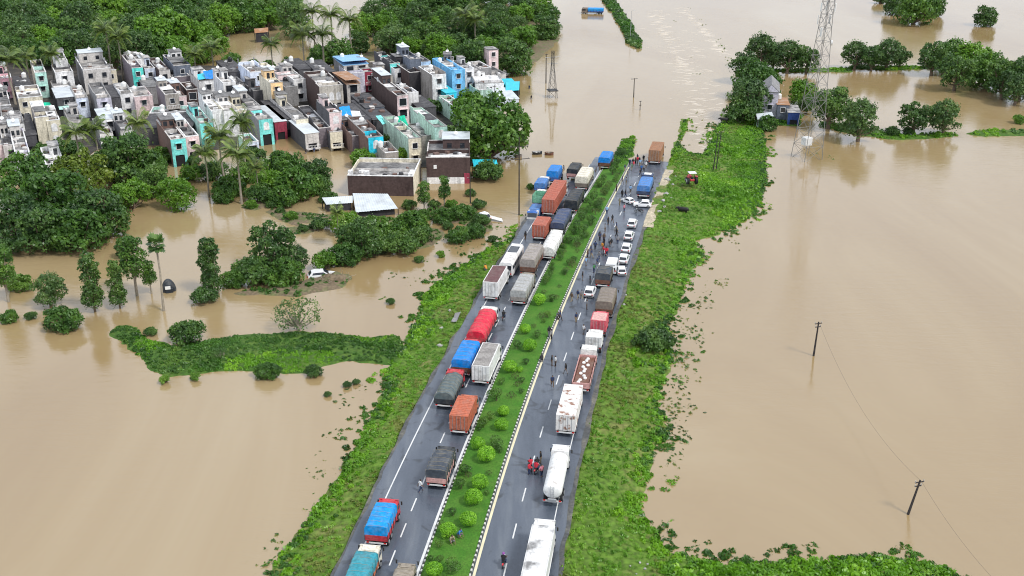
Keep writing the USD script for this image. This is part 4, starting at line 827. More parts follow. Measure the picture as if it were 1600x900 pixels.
T('last truck on this side, brown container with doors towards the flood crowd', 1023, 235, 3.6, 7.6, 2.8, 'container', 'sheet_rustbrown', 'sheet_rustbrown', 'brown container truck')
# flatbed with rust coloured load
P, x, y, zb, rd = T('flatbed truck loaded with rust brown goods and white sacks, double white cab', 907.5, 598, 1.9, 8.6, 2.45, 'open', 'sheet_paleroof', 'sheet_white', 'rust loaded flatbed', tl=2.0, cabH=2.7)
MB().box((0, 4.3, 1.35), (2.2, 8.3, .5), .1).build(P, 'load', 'sheet_bodybrown'); rg = np.random.default_rng(3)
for k in range(12): MB().ball((rg.uniform(-.5, .6), .5 + k * .66, 1.7), (.26, .3, .2), 2).build(P, 'sack', 'sheet_white')
T('white topped cab unit standing ahead of the rust loaded flatbed', 927.5, 527, 2.6, 1.6, 2.4, 'box', 'white_box', 'sheet_white', 'white cab unit', tl=1.6)
# tanker
x, y, zb, rd = at_road(863, 762, 2.6); P = thing('tanker', 'white cylindrical tanker lorry with white cab', 'tanker', (x, y, zb), rd); L, W = 7.4, 2.3
chassis(P, W, L, True, .48, 1.9); cab(P, W, L + .15, 1.7, 2.9, 'white_box')
rings = []
for yy, s in ((-.1, .2), (-.02, .7), (.12, .9), (.35, 1), (L / 2, 1), (L - .2, 1), (L, .85), (L + .06, .3)): t = np.arange(20) * math.pi / 10; rings.append(np.stack([1.12 * s * np.cos(t), np.full(20, yy), 1.95 + .98 * s * np.sin(t)], 1))
tk = MB().loft([r[::-1] for r in rings]).build(P, 'tank', 'white_box', 50)
for yy in (1.8, 3.7, 5.6): MB().cyl((0, yy, 2.88), (0, yy, 2.97), .22, 12).build(tk, 'manhole', 'white_box')
ld = MB(); [ld.cyl((sx * .2, -.2, 1.1), (sx * .2, -.12, 2.9), .025, 5) for sx in (-1, 1)]; [ld.cyl((-.2, -.18, 1.2 + i * .3), (.2, -.18, 1.2 + i * .3), .02, 5) for i in range(6)]; ld.build(P, 'ladder', 'steel')
MB().box((0, -.15, .95), (1.0, .2, .5), .05).build(P, 'valve_box', 'steel'); VEH.append((x, y + 4, 'white tanker', 9))
# bus with dark roof hatch
def bus(label, u, v, h, L, W, short):
    x, y, zb, rd = at_road(u, v, h); P = thing('bus', label, 'bus', (x, y, zb), rd); VEH.append((x, y + L / 2, short, L))
    b = MB().hull([(sx * (W / 2 - d), yy, z) for sx in (-1, 1) for d, z in ((0, .5), (0, h - .4), (.25, h)) for yy in (.15 if z > 1 else 0, L - (.3 if z > 2 else 0))]).build(P, 'body', 'white_box')
    for sx in (-1, 1):
        for i in range(6): MB().box((sx * (W / 2), 1 + i * (L - 1.8) / 6, h * .66), (.05, (L - 2) / 6 - .15, .75), .01).build(P, 'side_window', 'glass_dark')
        for yy in (L * .2, L * .75): wheel(P, sx * (W / 2 - .2), yy, .46, .3)
        MB().box((sx * W * .38, .03, .9), (.2, .08, .3)).build(P, 'tail_light', 'tail_red')
    MB().box((0, .1, h * .68), (W * .8, .12, .8), .02).build(P, 'rear_window', 'glass_dark'); MB().box((0, L - .15, h * .62), (W * .88, .16, 1.0), .02).build(P, 'windscreen', 'glass_dark')
    MB().box((0, L * .68, h + .02), (W * .72, L * .3, .06), .02).build(P, 'roof_hatch', 'glass_dark'); MB().box((0, .02, .55), (W, .14, .25), .03).build(P, 'bumper', 'dark_metal')
bus('white bus with a large dark panel in its roof', 790, 411, 2.9, 9.8, 2.4, 'white bus')
# cars
def build_car(m, L=3.9, W=1.75, H=1.5):
    def f(P):
        b = MB()
        def ring(y, w, z0, z1): return np.array([(-w, y, z0 + .1), (-w * .98, y, z1 - .12), (-w * .86, y, z1), (w * .86, y, z1), (w * .98, y, z1 - .12), (w, y, z0 + .1), (w * .9, y, z0), (-w * .9, y, z0)])
        w = W / 2
        b.loft([ring(0, w * .84, .35, .75), ring(.12, w * .95, .25, .88), ring(.8, w, .22, .93), ring(L * .5, w, .22, .92), ring(L - .9, w, .22, .88), ring(L - .2, w * .92, .25, .74), ring(L, w * .8, .35, .6)]); bp = b.build(P, 'body', m, 35)
        b = MB(); b.loft([np.array([(-w * a, y, .86), (-w * c, y, z), (w * c, y, z), (w * a, y, .86)]) for y, a, c, z in ((.2, .9, .9, .87), (.55, .92, .74, H - .12), (1.0, .93, .72, H), (L * .52, .93, .72, H), (L * .72, .9, .88, .87))]); b.build(P, 'roof', m, 35)
        MB().hull([(sx * w * a, y, z) for sx in (-1, 1) for a, y, z in ((.76, .22, .96), (.64, .52, H - .15), (.76, .19, .97), (.64, .49, H - .13))]).build(P, 'rear_window', 'glass_dark')
        MB().hull([(sx * w * a, y, z) for sx in (-1, 1) for a, y, z in ((.8, L * .71, .95), (.64, L * .55, H - .07), (.8, L * .72, .97), (.64, L * .56, H - .03))]).build(P, 'windscreen', 'glass_dark')
        for sx in (-1, 1):
            MB().hull([(sx * w * (a + d), y, z) for d in (-.01, .03) for a, y, z in ((.9, .6, .97), (.9, L * .63, .97), (.76, .75, H - .2), (.76, L * .53, H - .2))]).build(P, 'side_window', 'glass_dark')
            for y in (.72, L - .75): wheel(P, sx * (w - .1), y, .32, .2)
            MB().box((sx * w * .7, .03, .72), (.26, .1, .2), .02).build(P, 'tail_light', 'tail_red'); MB().box((sx * w * .66, L - .06, .6), (.3, .12, .14), .02).build(P, 'headlight', 'lamp_clear'); MB().box((sx * (w + .08), L * .64, .98), (.16, .1, .12), .02).build(P, 'mirror', m)
        MB().box((0, .0, .48), (W * .84, .1, .16), .03).build(P, 'bumper', 'dark_metal')
    return f
def car(u, v, label, rot=0, big=1.0, short=None):
    x, y, zb = GR(u, v, .8); dx, dy = road_dir(y); rd = -math.degrees(math.atan2(dx, dy)) + rot; L = 3.9 * big
    x -= -math.sin(math.radians(rd)) * L / 2; y -= math.cos(math.radians(rd)) * L / 2
    copy_or('car', build_car('car_white'), 'car', label, 'car', (x, y, zb), rd, (big, big, big), 'white cars stuck on the highway')
    if short: VEH.append((x, y, short, L))
car(922, 453, 'lone white hatchback parked out in the middle of the lane', short='lone white hatchback')
car(988, 347, 'white car at the head of the row of four along the gravel', short='head car of the row')
car(983, 366, 'second white car of the row along the gravel', short='second car of the row')
car(979, 385, 'third white car of the row along the gravel', short='third car of the row')
car(975, 402, 'last white car of the row, beside the white van', short='last car of the row')
car(971, 420, 'white car squeezed between the van and the gravel', rot=12, big=.9)
car(981, 311, 'smaller white car standing crosswise, nose to the median', rot=50, big=.8)
car(1004, 317, 'larger white car standing crosswise behind the light blue tarpaulin truck', rot=96, big=.95, short='crosswise white car')
x, y, zb, rd = at_road(954, 413, 2.1); P = thing('van', 'white van beside the dark canopy truck', 'van', (x, y, zb), rd); L, W, h = 4.6, 2.0, 2.1; VEH.append((x, y + 2, 'white van', 5))
MB().hull([(sx * (W / 2 - d), yy, z) for sx in (-1, 1) for d, z, yy in ((0, .4, 0), (0, 1.4, 0), (.15, h, .2), (0, .4, L), (0, 1.1, L), (.15, h, L - 1.2), (0, 1.4, L - .7))]).build(P, 'body', 'car_white')
MB().hull([(sx * W * .4, yy, z) for sx in (-1, 1) for yy, z in ((-.01, 1.3), (.14, 1.9), (.05, 1.3), (.2, 1.9))]).build(P, 'rear_window', 'glass_dark')
MB().hull([(sx * W * .42, yy, z) for sx in (-1, 1) for yy, z in ((L - .62, 1.4), (L - 1.12, 2.0), (L - .58, 1.44), (L - 1.08, 2.04))]).build(P, 'windscreen', 'glass_dark')
for sx in (-1, 1):
    for yy in (.8, L - .8): wheel(P, sx * (W / 2 - .1), yy, .36, .22)
    MB().box((sx * W / 2, 2.4, 1.55), (.04, 2.6, .5), .01).build(P, 'side_window', 'glass_dark'); MB().box((sx * W * .42, 0, .9), (.2, .06, .35), .01).build(P, 'tail_light', 'tail_red')
# tractor on the grass
x, y = G(1082, 289, 1.35); P = thing('tractor', 'red tractor with white canopy on the grass verge', 'tractor', (x, y, 1.35), 8)
MB().box((0, 2.2, 1.15), (.8, 1.7, .7), .1).build(P, 'bonnet', 'sheet_cabred'); MB().box((0, .8, 1.0), (1.0, 1.3, .5), .08).build(P, 'body', 'sheet_cabred')
MB().box((0, .7, 2.6), (1.7, 1.7, .12), .04).build(P, 'canopy', 'paint_white'); MB().box((0, .5, 1.4), (.5, .5, .5), .06).build(P, 'seat', 'black_rubber')
for sx in (-1, 1):
    wheel(P, sx * .95, .6, .85, .45); wheel(P, sx * .7, 2.7, .45, .3); MB().box((sx * .95, .6, 1.75), (.5, 1.1, .08), .03).build(P, 'mudguard', 'sheet_cabred')
    for yy in (.1, 1.4): MB().cyl((sx * .75, yy, 1.2), (sx * .75, yy, 2.6), .04, 5).build(P, 'canopy_post', 'dark_metal')
MB().cyl((.25, 2.4, 1.4), (.25, 2.4, 2.3), .05, 6).build(P, 'exhaust', 'dark_metal')

# ---------------------------------------------------------------- people and motorcycles
def limb_hull(segs):
    M = None
    for (a, ra), (b, rb) in segs:
        s = manifold3d.Manifold.batch_hull([manifold3d.Manifold.sphere(ra, 10).translate(tuple(a)), manifold3d.Manifold.sphere(rb, 10).translate(tuple(b))]); M = s if M is None else M + s
    m = M.to_mesh(); t = trimesh.Trimesh(m.vert_properties[:, :3], m.tri_verts); trimesh.smoothing.filter_taubin(t, iterations=4); return np.array(t.vertices), np.array(t.faces)
def pose(kind):
    s = 1.0; J = {}
    hipz, fl, fr, kl, kr = .86, (-.1, .0, .05), (.1, .0, .05), (-.1, .03, .46), (.1, .03, .46)
    hl, hr, el, er = (-.3, .06, .74), (.3, .06, .74), (-.29, .0, 1.04), (.29, .0, 1.04)
    if kind == 'walk': fl, fr, kl, kr = (-.1, .3, .06), (.1, -.3, .09), (-.1, .2, .48), (.1, -.06, .47); hl, hr, el, er = (-.28, -.2, .8), (.28, .26, .82), (-.29, -.1, 1.05), (.29, .06, 1.05)
    if kind == 'akimbo': hl, hr, el, er = (-.2, .1, .93), (.2, .1, .93), (-.4, -.04, 1.06), (.4, -.04, 1.06)
    if kind == 'point': hr, er = (.36, .52, 1.3), (.3, .25, 1.26)
    if kind == 'ride': hipz = .84; fl, fr, kl, kr = (-.2, .25, .3), (.2, .25, .3), (-.22, .42, .72), (.22, .42, .72); hl, hr, el, er = (-.3, .6, 1.0), (.3, .6, 1.0), (-.3, .3, 1.06), (.3, .3, 1.06)
    if kind == 'crouch': hipz = .42; fl, fr, kl, kr = (-.13, .1, .05), (.13, .1, .05), (-.17, .42, .5), (.17, .42, .5); hl, hr, el, er = (-.2, .6, .3), (.2, .6, .3), (-.28, .4, .55), (.28, .4, .55)
    lean = {'ride': .12, 'crouch': .3}.get(kind, .02); top = hipz + .56; sh = (0, lean, top); nk = (0, lean + .02, top + .07); hd = (0, lean + .05, top + .2)
    sl, sr, pl, pr = (-.19, lean, top - .03), (.19, lean, top - .03), (-.1, 0, hipz), (.1, 0, hipz)
    body = [((sh, .1), ((0, 0, hipz), .13)), ((nk, .055), (sh, .08)), ((hd, .1), ((0, lean + .07, top + .14), .08))]
    for a, b, c, k, f, p_ in ((sl, el, hl, kl, fl, pl), (sr, er, hr, kr, fr, pr)):
        b_, c_ = np.array(b), np.array(c); d = (c_ - b_) / np.linalg.norm(c_ - b_)
        body += [((a, .055), (b, .045)), ((b, .043), (c, .032)), ((c, .036), (tuple(c_ + d * .09), .03)), ((p_, .09), (k, .062)), ((k, .06), (f, .042)), ((f, .045), ((f[0], f[1] + .14, f[2] - .01), .035))]
        for q in range(5):                                    # four fingers and a thumb on each palm
            sd = np.array([(q - 1.5) * .018, .008, 0]) if q < 4 else np.array([0, .045, .05]); s0 = c_ + d * (.08 if q < 4 else .03) + sd * .8
            body.append(((tuple(s0), .0095), (tuple(s0 + d * (.085 - abs(q - 1.5) * .01 if q < 4 else .045) + sd * .4), .0075)))
    body += [(((0, lean + .145, top + .19), .018), ((0, lean + .15, top + .175), .016)), (((-.095, lean + .04, top + .19), .02), ((-.098, lean + .04, top + .175), .018)), (((.095, lean + .04, top + .19), .02), ((.098, lean + .04, top + .175), .018))]
    shirt = [((sh, .125), ((0, 0, hipz + .04), .155)), ((sl, .09), (sr, .09)), ((sl, .085), ((-.1, 0, hipz + .1), .12)), ((sr, .085), ((.1, 0, hipz + .1), .12))] + [((a, .078), (tuple(np.array(a) * .35 + np.array(b) * .65), .07)) for a, b in ((sl, el), (sr, er))]
    trou = [((pl, .125), (pr, .125))] + [x_ for p_, k, f in ((pl, kl, fl), (pr, kr, fr)) for x_ in (((p_, .115), (k, .085)), ((k, .083), (tuple(np.array(f) + [0, 0, .06]), .068)))]
    hair = [(((0, lean + .02, top + .25), .1), ((0, lean - .01, top + .19), .09))]
    return limb_hull(body), limb_hull(shirt), limb_hull(trou), limb_hull(hair)
POSES = {}
COUNTS = {}
def person(x, y, z, rz, kind, shirt, trousers, label, group='people on the highway', s=.98):
    if kind not in POSES: POSES[kind] = pose(kind)
    P = thing('person', label, 'person', (x, y, z), rz, (s, s, s), group)
    b = MB().add(*POSES[kind][0]).build(P, 'body', 'skin', True)
    for g, n_, m in zip(POSES[kind][1:], ('shirt', 'trousers', 'hair'), ('cloth_' + shirt, 'cloth_' + trousers, 'hair')): MB().add(*g).build(P, n_, m, True)
WORDS = {'stand': 'standing', 'walk': 'walking', 'akimbo': 'standing hands on hips', 'point': 'pointing ahead', 'ride': 'riding a motorcycle', 'crouch': 'crouching'}
def where(x, y, k=0):
    q = sorted(VEH, key=lambda c: math.hypot(c[0] - x, (c[1] - y) * .8))[k]
    ahead = (y - q[1]); side = abs(x - q[0])
    return ('beside' if abs(ahead) < q[3] * .6 else ('beyond' if ahead > 0 else 'this side of')) + ' the ' + q[2]
LABELS = set()
def unique(base, x, y, plain=None):
    ts = [where(x, y)] + [where(x, y) + ' and ' + where(x, y, k) for k in range(1, 9)] + [where(x, y, j) + ' and ' + where(x, y, k) for j in (1, 2) for k in range(j + 1, 9)]
    al = [q for q in [b_ + ' ' + t for b_ in (base, plain or base) for t in ts] if len(q.split()) <= 16] or [(plain or base) + ' ' + ts[0]]
    l = next((q for q in al if q not in LABELS), al[0]); LABELS.add(l); return l
rg = random.Random(5)
PEOPLE = [(862, 571, 'stand', 'black'), (868, 572, 'stand', 'white'), (884, 584, 'walk', 'black'), (863, 603, 'walk', 'navy'), (845, 723, 'stand', 'black'), (827, 741, 'stand', 'red'), (846, 744, 'akimbo', 'pink'), (903, 467, 'walk', 'navy'), (909, 467, 'walk', 'grey'), (916.5, 483, 'stand', 'grey'), (910, 438, 'stand', 'black'),
          (918, 402, 'stand', 'brown'), (924, 402.6, 'walk', 'navy'), (915.5, 415, 'stand', 'lightblue'), (937, 374, 'stand', 'black'), (943.5, 377, 'walk', 'brown'), (942.7, 397, 'stand', 'red'), (948, 399, 'stand', 'red'), (936, 406, 'walk', 'grey'), (963, 369, 'walk', 'black'), (965, 381, 'stand', 'grey'), (933, 416, 'walk', 'navy'), (873, 497, 'crouch', 'grey'),
          (972, 286.7, 'walk', 'navy'), (978, 288, 'stand', 'grey'), (972, 308, 'stand', 'black'), (977, 308, 'walk', 'black'), (963, 299, 'stand', 'brown'), (956.7, 348, 'walk', 'black'), (945.6, 362, 'stand', 'grey'), (937, 376, 'akimbo', 'navy'), (944, 384, 'stand', 'black'), (963, 360, 'walk', 'navy'), (948, 334, 'stand', 'lightblue'), (923, 396, 'stand', 'navy'), (984, 259, 'stand', 'navy'), (989, 258, 'stand', 'black'), (993, 256, 'stand', 'brown'), (996, 255, 'akimbo', 'red'), (999, 256, 'stand', 'black'), (996, 251, 'stand', 'navy'), (1005.5, 253, 'point', 'black'), (1003, 262, 'walk', 'grey'), (1009, 263, 'stand', 'white'), (1000, 275, 'walk', 'black'), (1002, 268, 'stand', 'blue'),
          (937, 266, 'stand', 'maroon' if 0 else 'brown'), (940, 265, 'stand', 'black'), (945, 263, 'stand', 'red'), (950, 262, 'stand', 'brown'), (953, 260, 'akimbo', 'navy'), (956, 257, 'stand', 'khaki'), (931, 272, 'stand', 'black'), (821, 374, 'stand', 'black'), (657, 768, 'walk', 'white'), (858, 527, 'stand', 'black'), (862, 530, 'stand', 'grey'), (875, 500, 'walk', 'navy'), (760, 419, 'crouch', 'orange'), (881, 262, 'stand', 'navy'), (716, 842, 'crouch', 'blue'), (705, 851, 'crouch', 'khaki'), (847, 566, 'crouch', 'black')] + [(a_, b_, k_, s_) for (a_, b_), k_, s_ in zip(((1000, 259), (990, 262), (1012, 257), (976, 269), (981, 276), (968, 321), (975, 331), (955, 386), (928, 426), (900, 503), (893, 471), (912, 522), (950, 351), (941, 391), (985, 301), (987, 266), (1006, 268), (930, 390)), ['stand', 'walk', 'akimbo'] * 6, ['lightblue', 'red', 'white', 'navy', 'grey', 'khaki', 'pink', 'black', 'green', 'navy', 'brown', 'white', 'black', 'orange', 'lightblue', 'green', 'grey', 'navy'])]
for u, v, kd, sh in PEOPLE:
    x, y, z = GR(u, v, .02); off = (x - road_x(y)) * road_dir(y)[1]
    if abs(off) < 2.7: z += .25; where_on = ' on the median'
    elif off < -11.5 or off > 12.5: z = float(bank_z((x, y))); where_on = ' on the grass'
    else: where_on = ''
    tr = rg.choice(['grey', 'navy', 'black', 'khaki', 'brown', 'white' if sh == 'white' else 'grey'])
    if kd == 'crouch' and off > -2: tr = 'grey'
    person(x, y, z, rg.uniform(-180, 180) if kd != 'point' else 0, kd, sh, tr, unique(f'person in {sh} {WORDS[kd]}{where_on}', x, y))
for u, v, sh in ((827, 139, 'navy'), (830, 155, 'black'), (488, 228, 'white'), (491, 238, 'navy'), (478, 240, 'black'), (524, 232, 'black')):
    x, y = G(u, v, 0); person(x, y, -.45, rg.uniform(-180, 180), 'stand', sh, 'grey', f'person in {sh} top standing in the flood ' + {827: 'off the village shore, farther out', 830: 'off the village shore, nearer in', 488: 'in the lane before the tin roofed porch', 491: 'in the lane behind the bushes', 478: 'in the lane by the white low wall', 524: 'in the lane below the cream pillared house'}[u], 'people wading')
def build_bike(m):
    def f(P):
        for y, n_ in ((.0, 'wheel'), (1.28, 'wheel')):
            t = np.arange(16) * math.pi / 8; rr = [np.stack([np.full(16, x_), y + r * np.cos(t), .3 + r * np.sin(t)], 1) for x_, r in ((-.05, .22), (-.05, .29), (0, .305), (.05, .29), (.05, .22))]
            w_ = MB().loft(rr + [rr[0]], cap=False).build(P, n_, 'black_rubber'); MB().cyl((-.06, y, .3), (.06, y, .3), .12, 10).cyl((-.02, y, .3), (.02, y, .3), .22, 10).build(w_, 'hub', 'steel')
        MB().box((0, .55, .45), (.22, .5, .34), .05).build(P, 'engine', 'dark_metal'); MB().ball((0, .78, .78), (.15, .3, .13), 2).build(P, 'fuel_tank', m, True)
        MB().box((0, .3, .78), (.26, .75, .11), .04).build(P, 'seat', 'black_rubber'); MB().box((0, -.18, .7), (.18, .35, .12), .04).build(P, 'tail', m)
        MB().cyl((0, 1.28, .3), (0, 1.0, .95), .04, 6).box((0, 1.27, .62), (.14, .3, .05), .02).build(P, 'fork', 'steel'); MB().cyl((-.36, .93, 1.0), (.36, .93, 1.0), .02, 6).build(P, 'handlebar', 'dark_metal')
        MB().ball((0, 1.12, .88), (.1, .08, .1), 2).build(P, 'headlight', 'lamp_clear', True); MB().cyl((.16, .5, .3), (.18, -.15, .36), .05, 6).build(P, 'exhaust', 'steel'); MB().box((0, -.36, .68), (.14, .04, .08)).build(P, 'tail_light', 'tail_red')
    return f
for u, v, m, rot, rider, lab in ((786, 888, 'cabred', 0, 'purple', 'motorcycle with a rider in a purple helmet heading away by the long white lorry'), (830, 736, 'cabred', 20, 'red', 'outer red motorcycle of the group by the tanker'), (836, 741, 'cabred', -10, 'red', 'inner red motorcycle of the group by the tanker'), (840, 735, 'black', 15, 'black', 'black motorcycle behind the red pair by the tanker'),
                              (786, 501, 'black', 0, 'black', 'motorcycle alone on the village side carriageway beyond the crimson truck'), (922, 441, 'black', 10, None, 'black motorcycle parked before the lone white hatchback'), (953, 384, 'black', 10, 'grey', 'motorcycle among walkers opposite the third white car'), (1003, 333, 'black', 80, None, 'motorcycle standing by the gravel below the crosswise cars'), (946, 400, 'cabred', 0, 'red', 'red motorcycle among the people in red by the white van')):
    x, y, z = GR(u, v, .02); rd = -math.degrees(math.atan2(*road_dir(y))) + rot
    copy_or('bike' + m, build_bike('sheet_' + m), 'motorcycle', lab, 'motorcycle', (x, y, z), rd)
    if rider: a = math.radians(rd); person(x - math.sin(a) * .3, y + math.cos(a) * .3, z, rd, 'ride', rider if rider != 'purple' else 'black', 'navy', f'rider in {rider} on the ' + lab.replace(' with a rider in a purple helmet heading away', ''))
    if rider == 'purple':
        x2, y2 = x - math.sin(a) * .35, y + math.cos(a) * .35; hm = thing('helmet', 'purple helmet on the rider by the long white lorry', 'helmet', (x2, y2 + .12, z + 1.62)); MB().ball((0, 0, 0), (.16, .18, .16), 2).build(hm, 'shell', 'cloth_purple', True); MB().box((0, .15, -.01), (.2, .06, .08), .02).build(hm, 'face_shield', 'glass_dark')
# ---------------------------------------------------------------- trees, palms and bushes: crown middle in the photograph, crown width, pattern, label
WOOD = 'trees of the wood behind the village'; FARW = 'trees of the wood by the far water'
ROWS = ['first', 'second', 'third', 'fourth', 'fifth', 'sixth', 'seventh', 'eighth']
def wood(poly, rows, grp, marks, keys, seed, w=(48, 66)):
    rg = random.Random(seed); po = Polygon(poly); seen = set()
    for ri, (v, du) in enumerate(rows[::-1]):
        u = po.bounds[0] + rg.uniform(0, du)
        while u < po.bounds[2]:
            vv = v + rg.uniform(-5, 5)
            if po.contains(Point(u, vv)):
                mu, mk = min(marks, key=lambda q: abs(q[0] - u)); sd = 'left behind' if u < mu - 12 else 'right behind' if u > mu + 12 else 'straight behind'
                l = f'wood tree in the {ROWS[ri]} row back, {sd} the {mk}'
                if l in seen: l = l.replace('wood tree', 'other wood tree')
                seen.add(l); tree(u, vv, rg.uniform(*w), rg.choice(keys), l, hf=rg.uniform(.8, 1.1), group=grp)
            u += du * rg.uniform(.75, 1.25)
wood([(-40, -50), (470, -50), (480, 20), (462, 36), (330, 38), (335, 70), (330, 84), (285, 88), (140, 82), (-40, 84)], [(-22, 42), (-4, 40), (13, 40), (30, 40), (46, 40), (60, 42), (74, 44)], WOOD, [(5, 'pink edge house'), (63, 'narrow mint house'), (100, 'stepped white house'), (151, 'broad grey house'), (214, 'long turquoise house'), (252, 'dark house with two tanks'), (288, 'slate house'), (328, 'blue tarpaulin'), (371, 'charcoal house'), (412, 'tall bluish house'), (455, 'lone tall palm')], ['broad_a', 'broad_b', 'broad_b', 'broad_d', 'broad_a', 'broad_c'], 1)
wood([(545, 22), (570, 10), (690, -40), (840, -45), (862, 0), (868, 30), (850, 55), (800, 72), (738, 84), (640, 84), (600, 60)], [(-12, 36), (4, 36), (20, 36), (36, 36), (52, 36), (66, 36)], FARW, [(556, 'light blue roof sheets'), (617, 'aqua gable house'), (650, 'tall slate house'), (686, 'white stained house'), (716, 'bright sky blue house'), (771, 'slender pinkish tower'), (820, 'blue green low hut'), (855, 'small power pylon')], ['broad_b', 'broad_a', 'broad_d', 'broad_b', 'broad_c'], 2, (40, 56))
